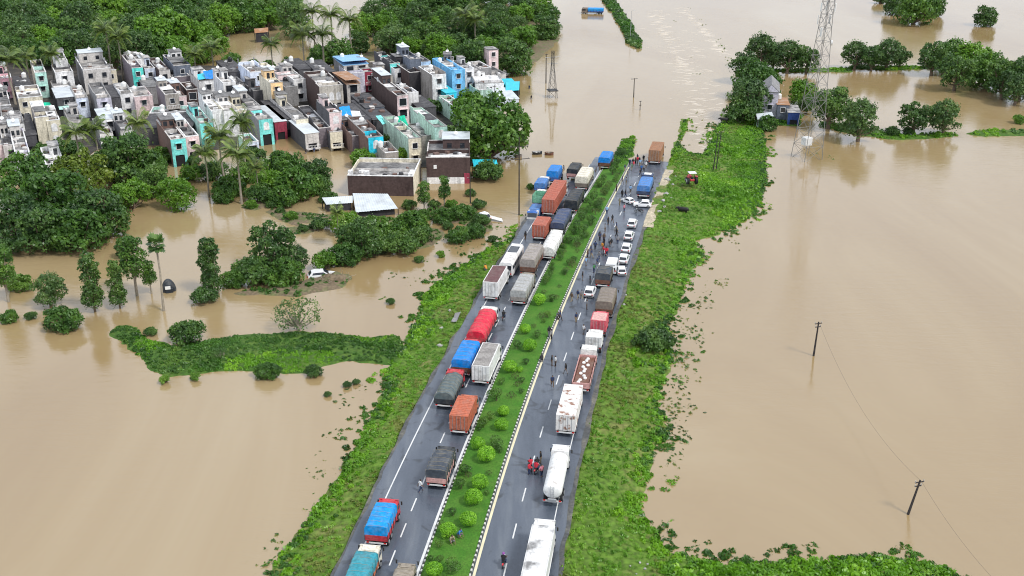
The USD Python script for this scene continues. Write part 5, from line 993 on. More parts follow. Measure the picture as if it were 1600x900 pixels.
for t in '''
255 45 96 broad_c|big bright green spreading tree at the wood edge over the small white houses
318 52 62 broad_c|bright rounded tree over the brown channel at the wood's right end
278 84 50 broad_c|low bright tree right behind the slate parapet house
232 74 64 broad_a|leafy green tree behind the narrow pale cyan door house
360 90 34 bush_a|dark small tree behind the charcoal house
395 98 22 bush_b|small bush behind the tall bluish white house
418 100 26 bush_b|small bush on the channel shore left of the lone tall palm
452 95 24 bush_b|small bush on the channel bank beneath the lone tall palm
498 82 40 broad_a|green tree to the right of the lone tall palm
530 76 52 broad_a|round green tree right behind the light blue roof sheets
560 62 40 broad_b|dark tree at the channel's end behind the light blue roofs
640 72 44 broad_c|bright green tree above the tall slate house
686 72 60 broad_c|yellow green tree above the sky blue houses
735 84 66 broad_b|dark wide tree behind the white sliver house
800 82 66 broad_b|dark dome tree standing over the water right of the slender tower
848 50 34 bush_a|low tree at the water tip of the far wood
872 42 18 sparse|thin sapling drowned off the water tip of the far wood
765 188 132 broad_a|huge dark spreading tree beside the white flat roofs, largest of the village
735 165 70 broad_c|bright green top of the great village tree seen from above
700 205 40 bush_b|dark bush at the foot of the great village tree
762 265 54 bush_b|bush under the blue tin awning at the water
613 212 42 bush_a|dark leafy tree between the cyan and the pale green houses
632 240 36 bush_c|pale green bush before the pale green sided house
566 245 46 bush_c|yellow green bush in front of the cyan house's brick terrace
678 165 40 bush_b|bush in the yard of dark roofs below the white stained house
88 140 18 bush_a|small tree squeezed beside the narrow pale mint house
104 232 60 bush_b|dark bush under the yellow palm
70 235 44 bush_b|shady bush at the cream blank wall
195 240 96 broad_b|big round dark tree before the village, under the dark palm
130 262 92 broad_e|yellowish bright tree in front of the white parapet roof
40 272 110 broad_a|large green tree at the left edge below the long white house
88 300 120 broad_a|largest tree of the mass at the left edge
28 330 90 broad_b|dark tree at the left edge over a shady inlet
150 325 92 broad_b|dense dark tree at the water edge of the left mass
120 350 92 broad_a|low spreading tree at the waterside of the left mass
60 352 84 broad_b|shady tree low in the left mass
205 300 62 broad_c|bright small tree with a visible trunk at the left mass's end
272 298 64 broad_c|bright bushy tree standing in the flood right of the left mass
240 278 60 broad_b|dark tree behind the bright bushy tree in the flood
300 268 40 bush_c|bright green bush before the garage opening
8 385 50 bush_b|dark bush at the left edge, half in shade
2 415 44 slim_b|slim tree cut by the left edge
30 440 44 bush_a|leafy bush on the left dyke
12 492 34 bush_a|bush in the water at the left edge, lower one
48 492 20 bush_b|tiny bush in the water near the left edge
75 448 56 round_a|airy tree on the left dyke
100 492 66 bush_a|wide bush at the foot of the airy dyke tree
140 435 40 slim_a|tall slim dark tree on the left dyke
181 440 32 slim_a|slim narrow tree right of the taller dyke one
205 400 48 slim_b|slim tree with bare pale trunk on the left dyke
232 425 26 slim_b|thin small tree beside the fan palm
192 385 30 round_b|small crown touching the bare trunked dyke tree
327 410 38 slim_a|columnar dark tree left of the bushy clump
425 375 82 round_b|tallest tree of the bushy clump in the left water
395 420 70 bush_b|dark bush at the left of the bushy clump
440 420 72 bush_a|leafy bush at the front of the bushy clump
365 432 46 bush_a|low bush at the water end of the bushy clump
318 460 44 bush_b|small spiky bush in the water by the columnar tree
462 400 46 round_a|smaller tree at the right end of the bushy clump
508 405 46 bush_c|yellow green bush by the half sunk white boat car
562 365 76 broad_b|tall dark tree between the white sheds and the road
540 392 60 bush_a|bush at the foot of the tall dark tree
588 378 58 bush_b|dark bush right of the tall dark tree
600 352 60 bush_a|green bush in front of the crumpled white tin roof
640 345 64 bush_a|wide green bush in the scrub before the sheds
625 378 58 bush_b|low dark bush at the scrub's water edge
655 365 46 bush_b|bush at the right end of the scrub
540 345 56 bush_c|green bush under the thin white tin roof
500 348 34 bush_b|bush at the left end of the white sheds
715 363 44 bush_a|small tree standing free in the water below the white van wreck
690 335 40 bush_a|bush behind the free standing water tree
722 328 44 bush_a|leafy bush near the pole before the brown house
752 342 32 bush_b|bush beside the half sunk white van
742 358 38 bush_a|bush in front of the half sunk white van
748 318 26 bush_b|small bush behind the half sunk white van
662 300 24 slim_b|thin young tree before the big brown house, at left
694 292 24 slim_b|thin young tree before the big brown house, at right
678 318 22 bush_b|low bush under the thin young trees
360 288 58 bush_a|bush before the palms at the village shore
432 250 60 bush_a|large green bush at the village lane
470 280 86 bush_a|wide mass of green bush at the village shore
420 282 60 bush_c|bright bush in the middle of the village shore
395 240 44 bush_b|dark bush below the aqua house
500 290 40 bush_b|dark bush at the corner of the long brown wall
292 516 62 bush_b|big leafy shrub on the green island
332 264 50 bush_b|dark bush at the foot of the village three palms
378 266 54 bush_a|leafy bush at the foot of the lowest of the village three palms
350 300 46 bush_a|bush low at the water before the village three palms
302 250 26 bush_b|little bush between the garage house and the palms
455 258 62 broad_a|round green tree in the middle of the village shore mass
492 266 52 broad_b|dark tree before the flooded lane
405 300 48 bush_b|dark low bush at the village shore waterline
446 302 56 bush_a|wide low bush at the village shore waterline
512 306 32 bush_b|low bush touching the thin white tin roof
252 240 44 bush_a|green bush left of the turquoise garage house
232 256 58 broad_a|tree between the big round dark tree and the garage house
60 250 44 broad_e|yellowish tree in front of the long white house
160 250 50 broad_a|green tree behind the yellowish bright tree
392 318 22 bush_c|small bright tuft of bush on the weedy strip below the village
424 318 20 bush_b|small dark bush on the weedy strip below the village
455 336 22 bush_c|bright bush on the slanting weedy strip
438 328 16 bush_b|tiny dark bush on the slanting weedy strip
474 356 20 bush_b|small bush on the low patch left of the scrub
640 318 26 bush_b|bush in the water right of the crumpled tin roof
662 332 24 bush_a|small bush behind the scrub near the thin young trees
706 318 22 bush_c|bright small bush near the thin electric pole
735 300 20 bush_b|small bush by the thin electric pole's foot
700 352 20 bush_b|tiny bush left of the free standing water tree
770 372 18 bush_b|tiny bush in the water between the van wreck and the bank
688 396 16 bush_c|tiny bright bush in open water below the scrub
655 404 18 bush_b|tiny bush in open water beyond the mud heap
610 470 16 bush_b|tiny drowned bush off the green island's far side
542 600 16 bush_b|tiny drowned bush off the island's near side, outer
556 596 14 bush_b|tiny drowned bush off the island's near side, inner
512 615 14 bush_b|lone tiny bush out in the near brown water
830 290 16 bush_a|small bush at the foot of the tall electric pole
465 486 76 sparse|sparse bare limbed shrub on the green island
343 552 30 sparse|thin young tree at the island's lower shore
305 588 18 bush_c|small green bush off the island's lower shore, right one
257 592 20 bush_c|small green bush off the island's lower shore, left one
418 575 44 bush_a|dense leafy bush at the island's lower edge
490 578 30 bush_b|pale leafed bush at the island's right lower end
235 517 22 bush_b|weedy bush at the island's far left
1020 528 68 bush_b|spiky dark bush on the grass bank, biggest there
1192 76 58 round_a|dark tree at the back left of the drowned grove
1166 98 52 round_b|dark tree at the water corner of the drowned grove
1232 84 54 round_a|dark round tree on the thin bank behind the gabled house
1210 82 40 round_b|smaller dark tree between the grove's back trees
1262 86 46 round_b|dark tree partly behind the lattice tower
1182 118 82 broad_a|broad green tree in the middle of the drowned grove
1172 150 70 broad_d|dark leafy tree before the gabled house
1162 172 64 bush_b|low spreading bush at the bank's far corner
1198 190 40 bush_a|bush by the pale green canopy
1253 140 48 broad_c|green tree left of the lattice tower
1298 158 72 round_b|dark tree right of the lattice tower
1262 160 32 round_a|tree seen through the lattice tower's legs
1345 182 70 round_a|spreading tree on the dyke right of the lattice tower
1338 82 46 round_a|left one of the far row of drowned trees
1364 85 42 round_b|second of the far row of drowned trees
1388 80 50 round_a|third of the far row of drowned trees
1408 84 36 round_b|last of the far row of drowned trees
1432 2 76 broad_a|wide dark trees' island at the top right, biggest crown
1405 0 44 broad_b|left crown of the top right island
1458 4 40 broad_b|right crown of the top right island
1376 -3 26 bush_b|little crown cut by the top edge
1541 22 36 broad_b|lone round tree drowned at the top right
1460 84 56 round_b|left end of the large grove at the right
1490 80 64 broad_a|dark tree at the back of the large right grove
1520 90 70 broad_c|brightest tree of the large right grove
1545 105 74 broad_a|middle tree of the large right grove
1496 105 60 round_b|front left tree of the large right grove
1572 115 66 round_b|front tree with bare trunks in the large right grove
1600 108 72 round_b|dark tree where the large right grove meets the edge
1590 135 52 round_a|low front tree at the right edge
1630 120 70 round_a|tree of the large right grove cut by the edge
1432 178 54 round_b|round dark tree on the dyke, left of a pair
1478 178 58 round_a|airy tree on the dyke, right of a pair
1395 204 26 bush_b|small bush on the dyke between two trees
1420 204 20 bush_b|tiny bush under the dyke's round dark tree
1592 185 22 bush_c|yellowish reeds bush at the right edge
'''.strip().split('\n'):
    q, lab = t.split('|'); u, v, wp, k = q.split(); tree(float(u), float(v), float(wp), k, lab, 'bush' if k[:2] in ('bu', 'sp') else 'tree', name='shrub' if k == 'sparse' else None)
for t in '''
165 47 46 15|coconut palm rising from the wood above the turquoise house, left of two
184 58 42 14|coconut palm rising from the wood above the turquoise house, right of two
14 92 52 13|coconut palm at the left edge behind the pink house
42 88 36 10|coconut palm behind the dark flat roofed house
82 84 34 11|small coconut palm behind the narrow mint house
330 74 40 11|coconut palm over the blue tarpaulin house
306 84 34 10|yellowish palm behind the slate parapet house
425 68 34 10|short coconut palm alone in the brown channel
474 52 44 13|tall straight lone coconut palm on the channel bank
504 52 46 13|coconut palm right of the lone tall one
490 18 38 13|far palm beside the top channel
517 24 40 13|far palm right of the top channel
549 30 40 13|dark palm at the channel opening
728 22 44 12|coconut palm in the middle of the far wood
745 30 36 11|pale palm in the far wood
117 205 52 10|yellow green coconut palm over the cream houses
147 200 42 10|dark coconut palm beside the yellow one
216 192 42 11|coconut palm above the big round dark tree
346 212 52 12|middle palm of the village three
320 238 42 10|left palm of the village three
372 240 58 11|right and lowest palm of the village three
378 190 40 12|palm behind the village three, before the cream arches
400 262 30 7|low palm in the bushes of the village shore
'''.strip().split('\n'):
    q, lab = t.split('|'); u, v, wp, h = map(float, q.split()); palm(u, v, wp, h, lab, seed=int(u))
palm(243, 380, 32, 12, 'tall fan palm with bare trunk on the left dyke', True); palm(527, 333, 26, 7, 'slender palm with bare trunk before the thin tin roof', False, 1)
palm(336, 390, 22, 8, 'little fan palm crown above the columnar tree', True)
# clipped bushes of the median
def build_ball(key):
    def f(P):
        rg = np.random.default_rng({'b': 1, 'd': 2, 'p': 3}[key]); n = {'b': 2600, 'd': 1500, 'p': 700}[key]
        bl = [(0, 0, .78, .72)] + [(.35 * math.cos(a), .35 * math.sin(a), .7 + .2 * math.sin(a * 3), .42) for a in np.arange(5) * 1.256] if key == 'b' else [(rg.uniform(-.4, .4), rg.uniform(-.4, .4), rg.uniform(.4, 1.1), rg.uniform(.3, .5)) for _ in range(7)]
        MB().add(*blob_leaves(bl, n, .06, rg, .6, .05, .25 if key == 'b' else .7)).build(P, 'crown', {'b': 'leaf_clipped', 'd': 'leaf_green', 'p': 'leaf_purple'}[key])
        MB().cyl((0, 0, -.1), (0, 0, .6), .05, 6).build(P, 'stem', 'bark')
    return f
BUSH = '678 893 12 b;704 888 13 d;700 832 12 b;731.5 815 12 b;708 800 8 d;740 781.6 13 b;750 757 12 b;721 758.5 10 d;727 737 10 d;760 715 13 b;772 695 11 d;747 695 10 b;756 662 9 d;783.5 666 10 b;786 644 8 b;765 650 7 d;776 621 12 d;787 643 8 b;799 617 6 p;797 576 10 b;805 588 6 p;784 595 6 d;809 599 5 p;808 541 8 d;828 543 10 b;823 565 6 d;812 576 5 b;821 516 8 b;839 523 7 d;843 471 9 b;856 436 6 d;875 403 5 d;875 393 5 d;888 376 7 b;901 380 8 b;863 420 5 d;864 467 7 b;884 422 5 p;855 492 6 d;874 445 3 p;847 494 6 p;900 355 8 d;912 362 9 b;908 341 8 d;924 347 8 b;934 323 8 b;927 309 8 d;940 288 8 d;948 298 5 b;957 270 7 d;938 313 5 p;973 240 6 d;956 259 5 b;966 254 5 d;917 330 5 d;688 872 7 d;764 737 5 p;881 392 4 p;834 508 4 p;850 455 4 p'
rb = random.Random(12)
for k in range(84):
    q = rb.uniform(95, 240) if k < 34 else rb.uniform(165, 246); q = road_pt(q, rb.choice((-1, 1)) * rb.uniform(.5, 1.9)); d_ = np.array([q[0], q[1] * math.cos(PITCH) + (CAMH - road_z(q[1]) - .8) * math.sin(PITCH), q[1] * math.sin(PITCH) - (CAMH - road_z(q[1]) - .8) * math.cos(PITCH)])
    BUSH += f';{CX + F * d_[0] / d_[1]:.1f} {CY - F * d_[2] / d_[1]:.1f} {(rb.uniform(.32, .55) if k < 34 else rb.uniform(.4, .72)) * F / d_[1]:.1f} {rb.choice("ddp")}'
for t in BUSH.split(';'):
    u, v, r, k = t.split(); u, v, r = float(u), float(v), float(r); k = 'd' if v < 470 and k == 'b' else k; x, y, z = GR(u, v, .8); rm = r * mpp(x, y, z) * 1.08
    o = (x - road_x(y)) * road_dir(y)[1]; o2 = max(-2.5 + rm * .6, min(2.5 - rm * .6, o)); x += (o2 - o)
    copy_or('ball' + k, build_ball(k), 'median_bush', unique({'b': 'bright clipped round bush', 'd': 'darker loose bush', 'p': 'small purplish shrub'}[k] + (' in mid median' if abs(o) < .8 else ' by the village side kerb' if o < 0 else ' by the water side kerb'), x, y, {'b': 'bright clipped round bush', 'd': 'darker loose bush', 'p': 'small purplish shrub'}[k] + ' on the median'), 'bush', (x, y, z + .22), (u * 53) % 360, (rm / .74,) * 3, 'planted bushes of the median')
# ---------------------------------------------------------------- weeds, grass and drowned tufts
UsdGeom.Scope.Define(stage, '/World/Looks')
def weed_field(name, label, pts, z, s, mats, seed, kinds=('tuft', 'mound')):
    rg = np.random.default_rng(seed); path = numbered('/World', name)
    pi = UsdGeom.PointInstancer.Define(stage, path); protos = []
    for k, m in enumerate(mats):
        for kd in kinds:
            q = f'{path}/{kd}_{k + 1:03d}' if k else f'{path}/{kd}'; r2 = np.random.default_rng(k * 7 + len(kd))
            if kd == 'mound':
                n = 46; d = r2.normal(0, 1, (n, 3)); d[:, 2] = np.abs(d[:, 2]); d /= np.linalg.norm(d, axis=1, keepdims=True); V, f = leaves(d * np.array([.5, .5, .36]) * r2.uniform(.75, 1.05, (n, 1)), d, .17, r2, .6)
            elif kd == 'tuft':
                n = 30; a = r2.uniform(0, 6.28, n); rr = r2.uniform(.05, .4, n); d = np.stack([np.cos(a) * .6, np.sin(a) * .6, np.full(n, .8)], 1); c = np.stack([np.cos(a) * rr, np.sin(a) * rr, r2.uniform(.05, .42, n) * (1.1 - rr)], 1); V, f = leaves(c, d, .19, r2, .7, .4)
            else:
                n = 34; a = r2.uniform(0, 6.28, n); rr = r2.uniform(0, .45, n); c0 = np.stack([np.cos(a) * rr, np.sin(a) * rr, 0 * a], 1); tp = c0 + np.stack([np.cos(a) * .12, np.sin(a) * .12, r2.uniform(.12, .3, n)], 1); sd = np.stack([-np.sin(a), np.cos(a), 0 * a], 1) * .03
                V = np.stack([c0 - sd, c0 + sd, tp], 1).reshape(-1, 3); f = np.arange(n * 3).reshape(-1, 3)
            usdkit.mesh(stage, q, (V, f), MAT[m]); protos.append(q)
    n = len(pts); idx = rg.integers(0, len(protos), n)
    if len(mats) > 1:                                         # patches of one colour
        pn = meshkit.fbm(np.c_[pts * .09, np.zeros(n)], 2, seed); mi = np.clip(((pn - .3) / .4 * len(mats) + rg.normal(0, .35, n)).astype(int), 0, len(mats) - 1); idx = mi * len(kinds) + rg.integers(0, len(kinds), n)
    pi.CreatePrototypesRel().SetTargets([Sdf.Path(q) for q in protos])
    pi.CreateProtoIndicesAttr(Vt.IntArray.FromNumpy(idx.astype(np.int32)))
    pi.CreatePositionsAttr(Vt.Vec3fArray.FromNumpy(np.c_[pts, z].astype(np.float32)))
    sc = np.stack([s * rg.uniform(.8, 1.25, n), s * rg.uniform(.8, 1.25, n), s * rg.uniform(.7, 1.3, n)], 1); pi.CreateScalesAttr(Vt.Vec3fArray.FromNumpy(sc.astype(np.float32)))
    a = rg.uniform(0, math.pi, n); pi.CreateOrientationsAttr(Vt.QuathArray([Gf.Quath(float(math.cos(t)), 0, 0, float(math.sin(t))) for t in a]))
    tag(pi, label, 'weeds', kind='stuff')
def scatter(poly, dens, seed):
    rg = np.random.default_rng(seed); x0, y0, x1, y1 = poly.bounds; n = int((x1 - x0) * (y1 - y0) * dens); p = np.c_[rg.uniform(x0, x1, n), rg.uniform(y0, y1, n)]
    return p[shapely.contains(poly, shapely.points(p))]
view = Polygon([G(-30, 930), G(1630, 930), G(1660, 120), G(-60, 120)])
def bank_weeds(poly, side, seed):
    po = poly.intersection(view); rg = np.random.default_rng(seed)
    p = scatter(po, 3.0, seed); z = bank_z(p); o = np.array([(x - road_x(y)) * road_dir(y)[1] for x, y in p])
    sd = np.abs(o) - np.where((p[:, 1] > 203) & (p[:, 1] < 246), 13.2, 11.9) if side > 0 else np.abs(o) - 12.0; shore = shapely.distance(shapely.points(p), whole.boundary); nz = meshkit.fbm(np.c_[p * .16, 0 * p[:, 0]], 3, seed)
    lush = np.clip((sd - 7.5) / 8 + (nz - .5) * 3.0, 0, 1) if side > 0 else np.clip(sd / 5 - .55 + (nz - .5) * 2.4, 0, 1)
    lush = np.maximum(lush, np.clip(1 - shore / 4.0, 0, 1)); ok = (sd > .1) & (z > -.15)
    big = ok & (rg.random(len(p)) < lush * .85); dk = np.clip(1 - shore / 5.5, 0, 1) > .25 + rg.random(len(p)); sm = ok & ~big
    sz = .55 + .75 * lush * (.5 + nz)
    side_w = 'far side' if side > 0 else 'village side'
    weed_field('weeds', f'bright green leafy weeds on the {side_w} of the embankment', p[big & ~dk], z[big & ~dk] - .05, sz[big & ~dk], ['leaf_weed', 'leaf_grass', 'leaf_weed'], seed)
    weed_field('weeds', f'darker taller weeds along the {side_w} shoreline of the embankment', p[big & dk], z[big & dk] - .05, sz[big & dk] * .9, ['leaf_weed_dark', 'leaf_weed'], seed + 1)
    weed_field('grass', f'short worn grass next to the {side_w} shoulder', p[sm], z[sm] - .02, np.full(sm.sum(), .75), ['leaf_grass', 'leaf_olive', 'leaf_grass'], seed + 2, ('blades', 'tuft'))
fr_ = whole.buffer(3.2).difference(whole.buffer(-.6)).intersection(view); p = scatter(fr_, 1.5, 33); ds = shapely.distance(shapely.points(p), whole); nz = meshkit.fbm(np.c_[p * .3, 0 * p[:, 0]], 3, 8); ok = (nz > .42 + .06 * ds) & ((p[:, 1] > 86) & (p[:, 1] < 330)) & (np.abs([p_[0] - road_x(p_[1]) for p_ in p]) > 13); p = p[ok]
weed_field('weeds', 'ragged leafy fringe standing half in the water along the embankment shoreline', p, -.12 - .06 * ds[ok], np.random.default_rng(34).uniform(.5, 1.35, len(p)), ['leaf_weed', 'leaf_weed_dark', 'leaf_weed_dark'], 35)
bank_weeds(left_bank, -1, 31); bank_weeds(right_bank, 1, 41)
p = scatter(island.buffer(-.3), 3.4, 51); z = island_z(p); weed_field('weeds', 'dense dark green weeds covering the low island', p, z - .05, .45 + .6 * meshkit.fbm(np.c_[p * .2, 0 * p[:, 0]], 2, 4), ['leaf_weed_dark', 'leaf_green', 'leaf_weed_dark', 'leaf_weed'], 52)
for k, (nm, po, zi, lab) in enumerate(small[:13]):
    p = scatter(po.buffer(-.2), .9 if k < 7 else .45, 60 + k); z = np.maximum(zi(p), 0)
    if len(p): weed_field('weeds', 'weeds growing on the ' + lab, p, z - .05, np.random.default_rng(k).uniform(.6, 1.5, len(p)), ['leaf_weed_dark', 'leaf_weed'] if k < 7 else ['leaf_weed_dark', 'leaf_green'], 80 + k, ('tuft', 'mound'))
mp = np.array([road_pt(y, o) for y, o in zip(np.random.default_rng(5).uniform(80, 247, 6500), np.random.default_rng(6).uniform(-2.45, 2.45, 6500))])
weed_field('grass', 'trimmed bright grass between the bushes of the median', mp, np.array([road_z(y) + .2 for x, y in mp]), np.random.default_rng(2).uniform(.1, .2, len(mp)), ['leaf_median', 'leaf_weed', 'leaf_median'], 90, ('blades',))
mp = np.array([road_pt(y, o) for y, o in zip(np.random.default_rng(15).uniform(240, 268, 260), np.random.default_rng(16).uniform(-1.6, 1.6, 260))]); weed_field('weeds', 'dark rank weeds on the drowned end of the median', mp, np.full(len(mp), .15), np.random.default_rng(3).uniform(.6, 1.3, len(mp)), ['leaf_weed_dark', 'leaf_weed'], 91)
def drowned(label, bands, seed, n):
    rg = np.random.default_rng(seed); P = []
    for (u0, v0, u1, v1, wd), c in bands:
        for _ in range(c):
            t = rg.random(); u, v = u0 + (u1 - u0) * t + rg.normal(0, wd), v0 + (v1 - v0) * t + rg.normal(0, wd * .5); q = np.array(G(u, v))
            for _ in range(rg.integers(3, n + 4)): P.append(q + rg.normal(0, .7, 2))
    P = np.array(P); weed_field('weeds', label, P, np.full(len(P), -.12), rg.uniform(.22, .75, len(P)), ['leaf_weed_dark', 'leaf_olive', 'leaf_dark'], seed, ('tuft', 'blades'))
drowned('scattered drowned tufts of weeds off the far shoreline of the embankment', [((1140, 430, 1085, 480, 10), 22), ((1090, 500, 1070, 590, 9), 24), ((1075, 590, 1050, 740, 9), 34), ((1060, 480, 1040, 760, 7), 30), ((1180, 350, 1140, 390, 8), 7), ((1100, 470, 1065, 520, 8), 10)], 71, 7)
drowned('scattered drowned weeds off the village side shoreline of the embankment', [((560, 590, 510, 690, 9), 12), ((500, 720, 410, 880, 9), 14), ((700, 400, 790, 340, 16), 22), ((610, 470, 670, 400, 12), 12)], 72, 5)
drowned('chain of drowned shrubs marking the sunken road beyond', [((1065, 5, 1130, 75, 3), 11), ((1128, 75, 1140, 100, 3), 8), ((1085, 155, 1100, 235, 8), 12), ((1050, 20, 1090, 120, 6), 5), ((1270, 240, 1300, 245, 3), 5)], 73, 5)
mq = px_poly([(940, -5), (954, -5), (985, 40), (1000, 68), (998, 76), (985, 70), (966, 35)]); p = scatter(mq, 1.2, 74); weed_field('weeds', 'dark shrubs along the sunken curve of the median far out', p, np.full(len(p), .2), np.random.default_rng(4).uniform(1.2, 2.6, len(p)), ['leaf_dark', 'leaf_weed_dark'], 75, ('mound',))
rg = np.random.default_rng(77); P = []
for (u0, v0, u1, v1, wd, c) in ((1022, 18, 1072, 118, 6, 150), (1062, 8, 1138, 92, 5, 130), (1085, 150, 1100, 238, 9, 60), (1040, 30, 1110, 180, 20, 150)):
    for _ in range(c): t = rg.random(); P.append(G(u0 + (u1 - u0) * t + rg.normal(0, wd), v0 + (v1 - v0) * t + rg.normal(0, wd * .5)))
pth = numbered('/World', 'foam'); pi = UsdGeom.PointInstancer.Define(stage, pth); q = np.arange(9) * 2 * math.pi / 9; rr = rg.uniform(.6, 1.2, 9)
usdkit.mesh(stage, pth + '/ripple', (np.vstack([[(0, 0, .05)], np.stack([rr * np.cos(q) * 1.6, rr * .3 * np.sin(q), -.02 + 0 * q], 1)]), [(0, i + 1, (i + 1) % 9 + 1) for i in range(9)]), MAT['foam'])
pi.CreatePrototypesRel().SetTargets([Sdf.Path(pth + '/ripple')]); pi.CreateProtoIndicesAttr(Vt.IntArray.FromNumpy(np.zeros(len(P), np.int32))); pi.CreatePositionsAttr(Vt.Vec3fArray.FromNumpy(np.c_[np.array(P), np.full(len(P), .02)].astype(np.float32)))
pi.CreateScalesAttr(Vt.Vec3fArray.FromNumpy((rg.uniform(.3, 1.15, (len(P), 1)) * np.ones((1, 3))).astype(np.float32))); pi.CreateOrientationsAttr(Vt.QuathArray([Gf.Quath(float(math.cos(t)), 0, 0, float(math.sin(t))) for t in rg.uniform(-.3, .3, len(P))]))
tag(pi, 'broken pale foam where the flood runs over the sunken road', 'foam', kind='stuff')
# ---------------------------------------------------------------- poles, pylons and towers
def pole(u, v, ztop, label, arms=((.3, 1.5), (.9, 1.1)), zb=-.8, lean=(0, 0), mat_='wood_pole', r=.14, lamp=False, base=0.0):
    x, y = G(u, v, base); t = thing('lamp_post' if lamp else 'utility_pole', label, 'lamp post' if lamp else 'utility pole', (x, y, base), 15)
    top = np.array([lean[0], lean[1], ztop]); MB().cyl((0, 0, zb), top, r * 1.2, 8, r * .75).build(t, 'post', mat_)
    for d, w_ in arms:
        c = top * (1 - d / ztop); MB().box(c, (w_ * 2, .12, .12), .02).build(t, 'crossarm', mat_); ins = MB(); [ins.cyl(c + [sx * w_ * .9, 0, .05], c + [sx * w_ * .9, 0, .28], .06, 6) for sx in (-1, 1)]; ins.build(t, 'insulators', 'concrete')
    if lamp: MB().box(top + [.5, 0, .02], (1.1, .1, .1), .02).build(t, 'arm', mat_); MB().box(top + [1.1, 0, 0], (.6, .25, .12), .04).build(t, 'lamp_head', 'steel')
    return np.array([x, y, base]) + top
p1 = pole(1271, 556, 5.6, 'leaning electric pole standing alone in the wide brown water, farther one', ((.25, .6), (.8, .45)), lean=(.25, .1)); p2 = pole(1417, 804, 4.5, 'tilted electric pole standing alone in the wide brown water, nearer one', ((.25, .6), (.75, .45)), lean=(1.1, .1))
p3 = pole(811, 336, 16.5, 'tall electric pole with two crossarms in the water beside the blue truck facing us', ((2.0, 1.9), (4.6, 2.2))); p4 = pole(735, 318, 7.0, 'thin electric pole before the big dark brown house', ((1.4, .5),), r=.12)
pole(1114, 266, 8.6, 'left of a pair of thin poles on the far grass bank', (), lean=(.6, 0), r=.11, base=.5); pole(1119, 262, 8.6, 'right of a pair of thin poles on the far grass bank', ((.2, .5),), lean=(.6, 0), r=.11, base=.5)
pole(990, 152, 5.6, 'lone short pole with crossarm far out in the open flood', ((.2, 1.0),)); pole(985, 60, 10, 'tall lamp post by the sunken curve of the median', (), lamp=True, mat_='steel', r=.1); pole(1000, 172, 2.6, 'stub of a sign post beyond the drowned median tip', ((.2, .3), (1.3, .3)), r=.1); pole(853, 130, 9.0, 'dark leaning pole left of the small pylon', ((.3, .6),), r=.16)
pole(773, 172, 7, 'pole among the flat roofs at the waterside', ((.4, .5),), r=.1)
def wire(a, b, sag, label):
    t = np.linspace(0, 1, 25)[:, None]; p = (1 - t) * a + t * b; p[:, 2:] -= 4 * sag * t * (1 - t); solo('power_line', MB().tube(p, .014, 4), 'dark_metal', label, 'power line')
p5 = np.array([*G(1615, 965, 5.0), 5.0])
wire(p1, p2, 2.6, 'slack wire between the two leaning poles in the water'); wire(p2, p5, 1.2, 'slack wire running from the nearer leaning pole out at the bottom right'); 
def lattice(name, label, u, v, w0, w1, Ht, panels, m, rz, tilt=None, r=.09):
    x, y = G(u, v, 0); t = thing(name, label, 'lattice tower', (x, y, -.5), rz, tilt=tilt)
    zs = Ht * (1 - (1 - np.linspace(0, 1, panels + 1)) ** 1.25) if w1 < w0 * .5 else np.linspace(0, Ht, panels + 1)
    wd = lambda z: (w0 + (w1 - w0) * min(1, z / (Ht * .72))) / 2
    cn = [(-1, -1), (1, -1), (1, 1), (-1, 1)]
    for c in cn: MB().tube([(c[0] * wd(z), c[1] * wd(z), z) for z in zs], r, 5).build(t, 'leg', m)
    for k in range(panels):
        a, b = zs[k], zs[k + 1]
        for i in range(4):
            p, q = cn[i], cn[(i + 1) % 4]; P0, P1, Q0, Q1 = [np.array([c[0] * wd(z), c[1] * wd(z), z]) for c, z in ((p, a), (p, b), (q, a), (q, b))]
            MB().cyl(P0, Q1, r * .55, 4).cyl(Q0, P1, r * .55, 4).cyl(P1, Q1, r * .55, 4).build(t, 'brace', m)
    return t, wd
t, wd = lattice('lattice_tower', 'tall steel telecom lattice tower standing in the flood beside the small blue hut', 1260, 247, 5.2, 1.9, 46, 15, 'galvanised', 0, tilt=(0, 2.2, 24), r=.075)
for k, (z, a) in enumerate([(39, 0), (39, 2.1), (39, 4.2), (36, 1), (36, 3.1), (36, 5.2), (33, .4), (33, 2.5), (42, 1.2), (42, 4.0), (30.5, 3.6)]):
    d = np.array([math.cos(a), math.sin(a), 0]); c = d * 1.8 + [0, 0, z]; b = MB().box((0, 0, 0), (.22, .42, 2.0), .05); V = np.vstack(b.v); V = np.stack([V[:, 0] * d[0] - V[:, 1] * d[1], V[:, 0] * d[1] + V[:, 1] * d[0], V[:, 2]], 1) + c
    a_ = MB().add(V, np.vstack(b.f)).build(t, 'antenna', 'paint_white'); MB().cyl(d * .9 + [0, 0, z + .5], c + [0, 0, .5], .05, 5).cyl(d * .9 + [0, 0, z - .5], c + [0, 0, -.5], .05, 5).build(a_, 'bracket', 'galvanised')
MB().cyl((1.6, -.8, 28), (1.9, -1.0, 28), .6, 14).build(t, 'dish', 'paint_white'); MB().box((-.3, .4, 4.6), (2.0, 1.8, 1.9), .08).build(t, 'equipment_cabin', 'paint_white')
t, wd = lattice('pylon', 'small grey power pylon with a square frame at its foot out in the flood', 863, 152, 2.6, .7, 14, 7, 'dark_metal', 12, r=.05)
MB().box((0, 0, 2.6), (2.9, 2.9, .22), .03).build(t, 'platform', 'dark_metal'); MB().box((0, 0, 12.2), (4.4, .1, .14), .02).build(t, 'crossarm', 'steel'); MB().box((0, 0, 10.4), (3.2, .1, .12), .02).build(t, 'crossarm', 'steel')
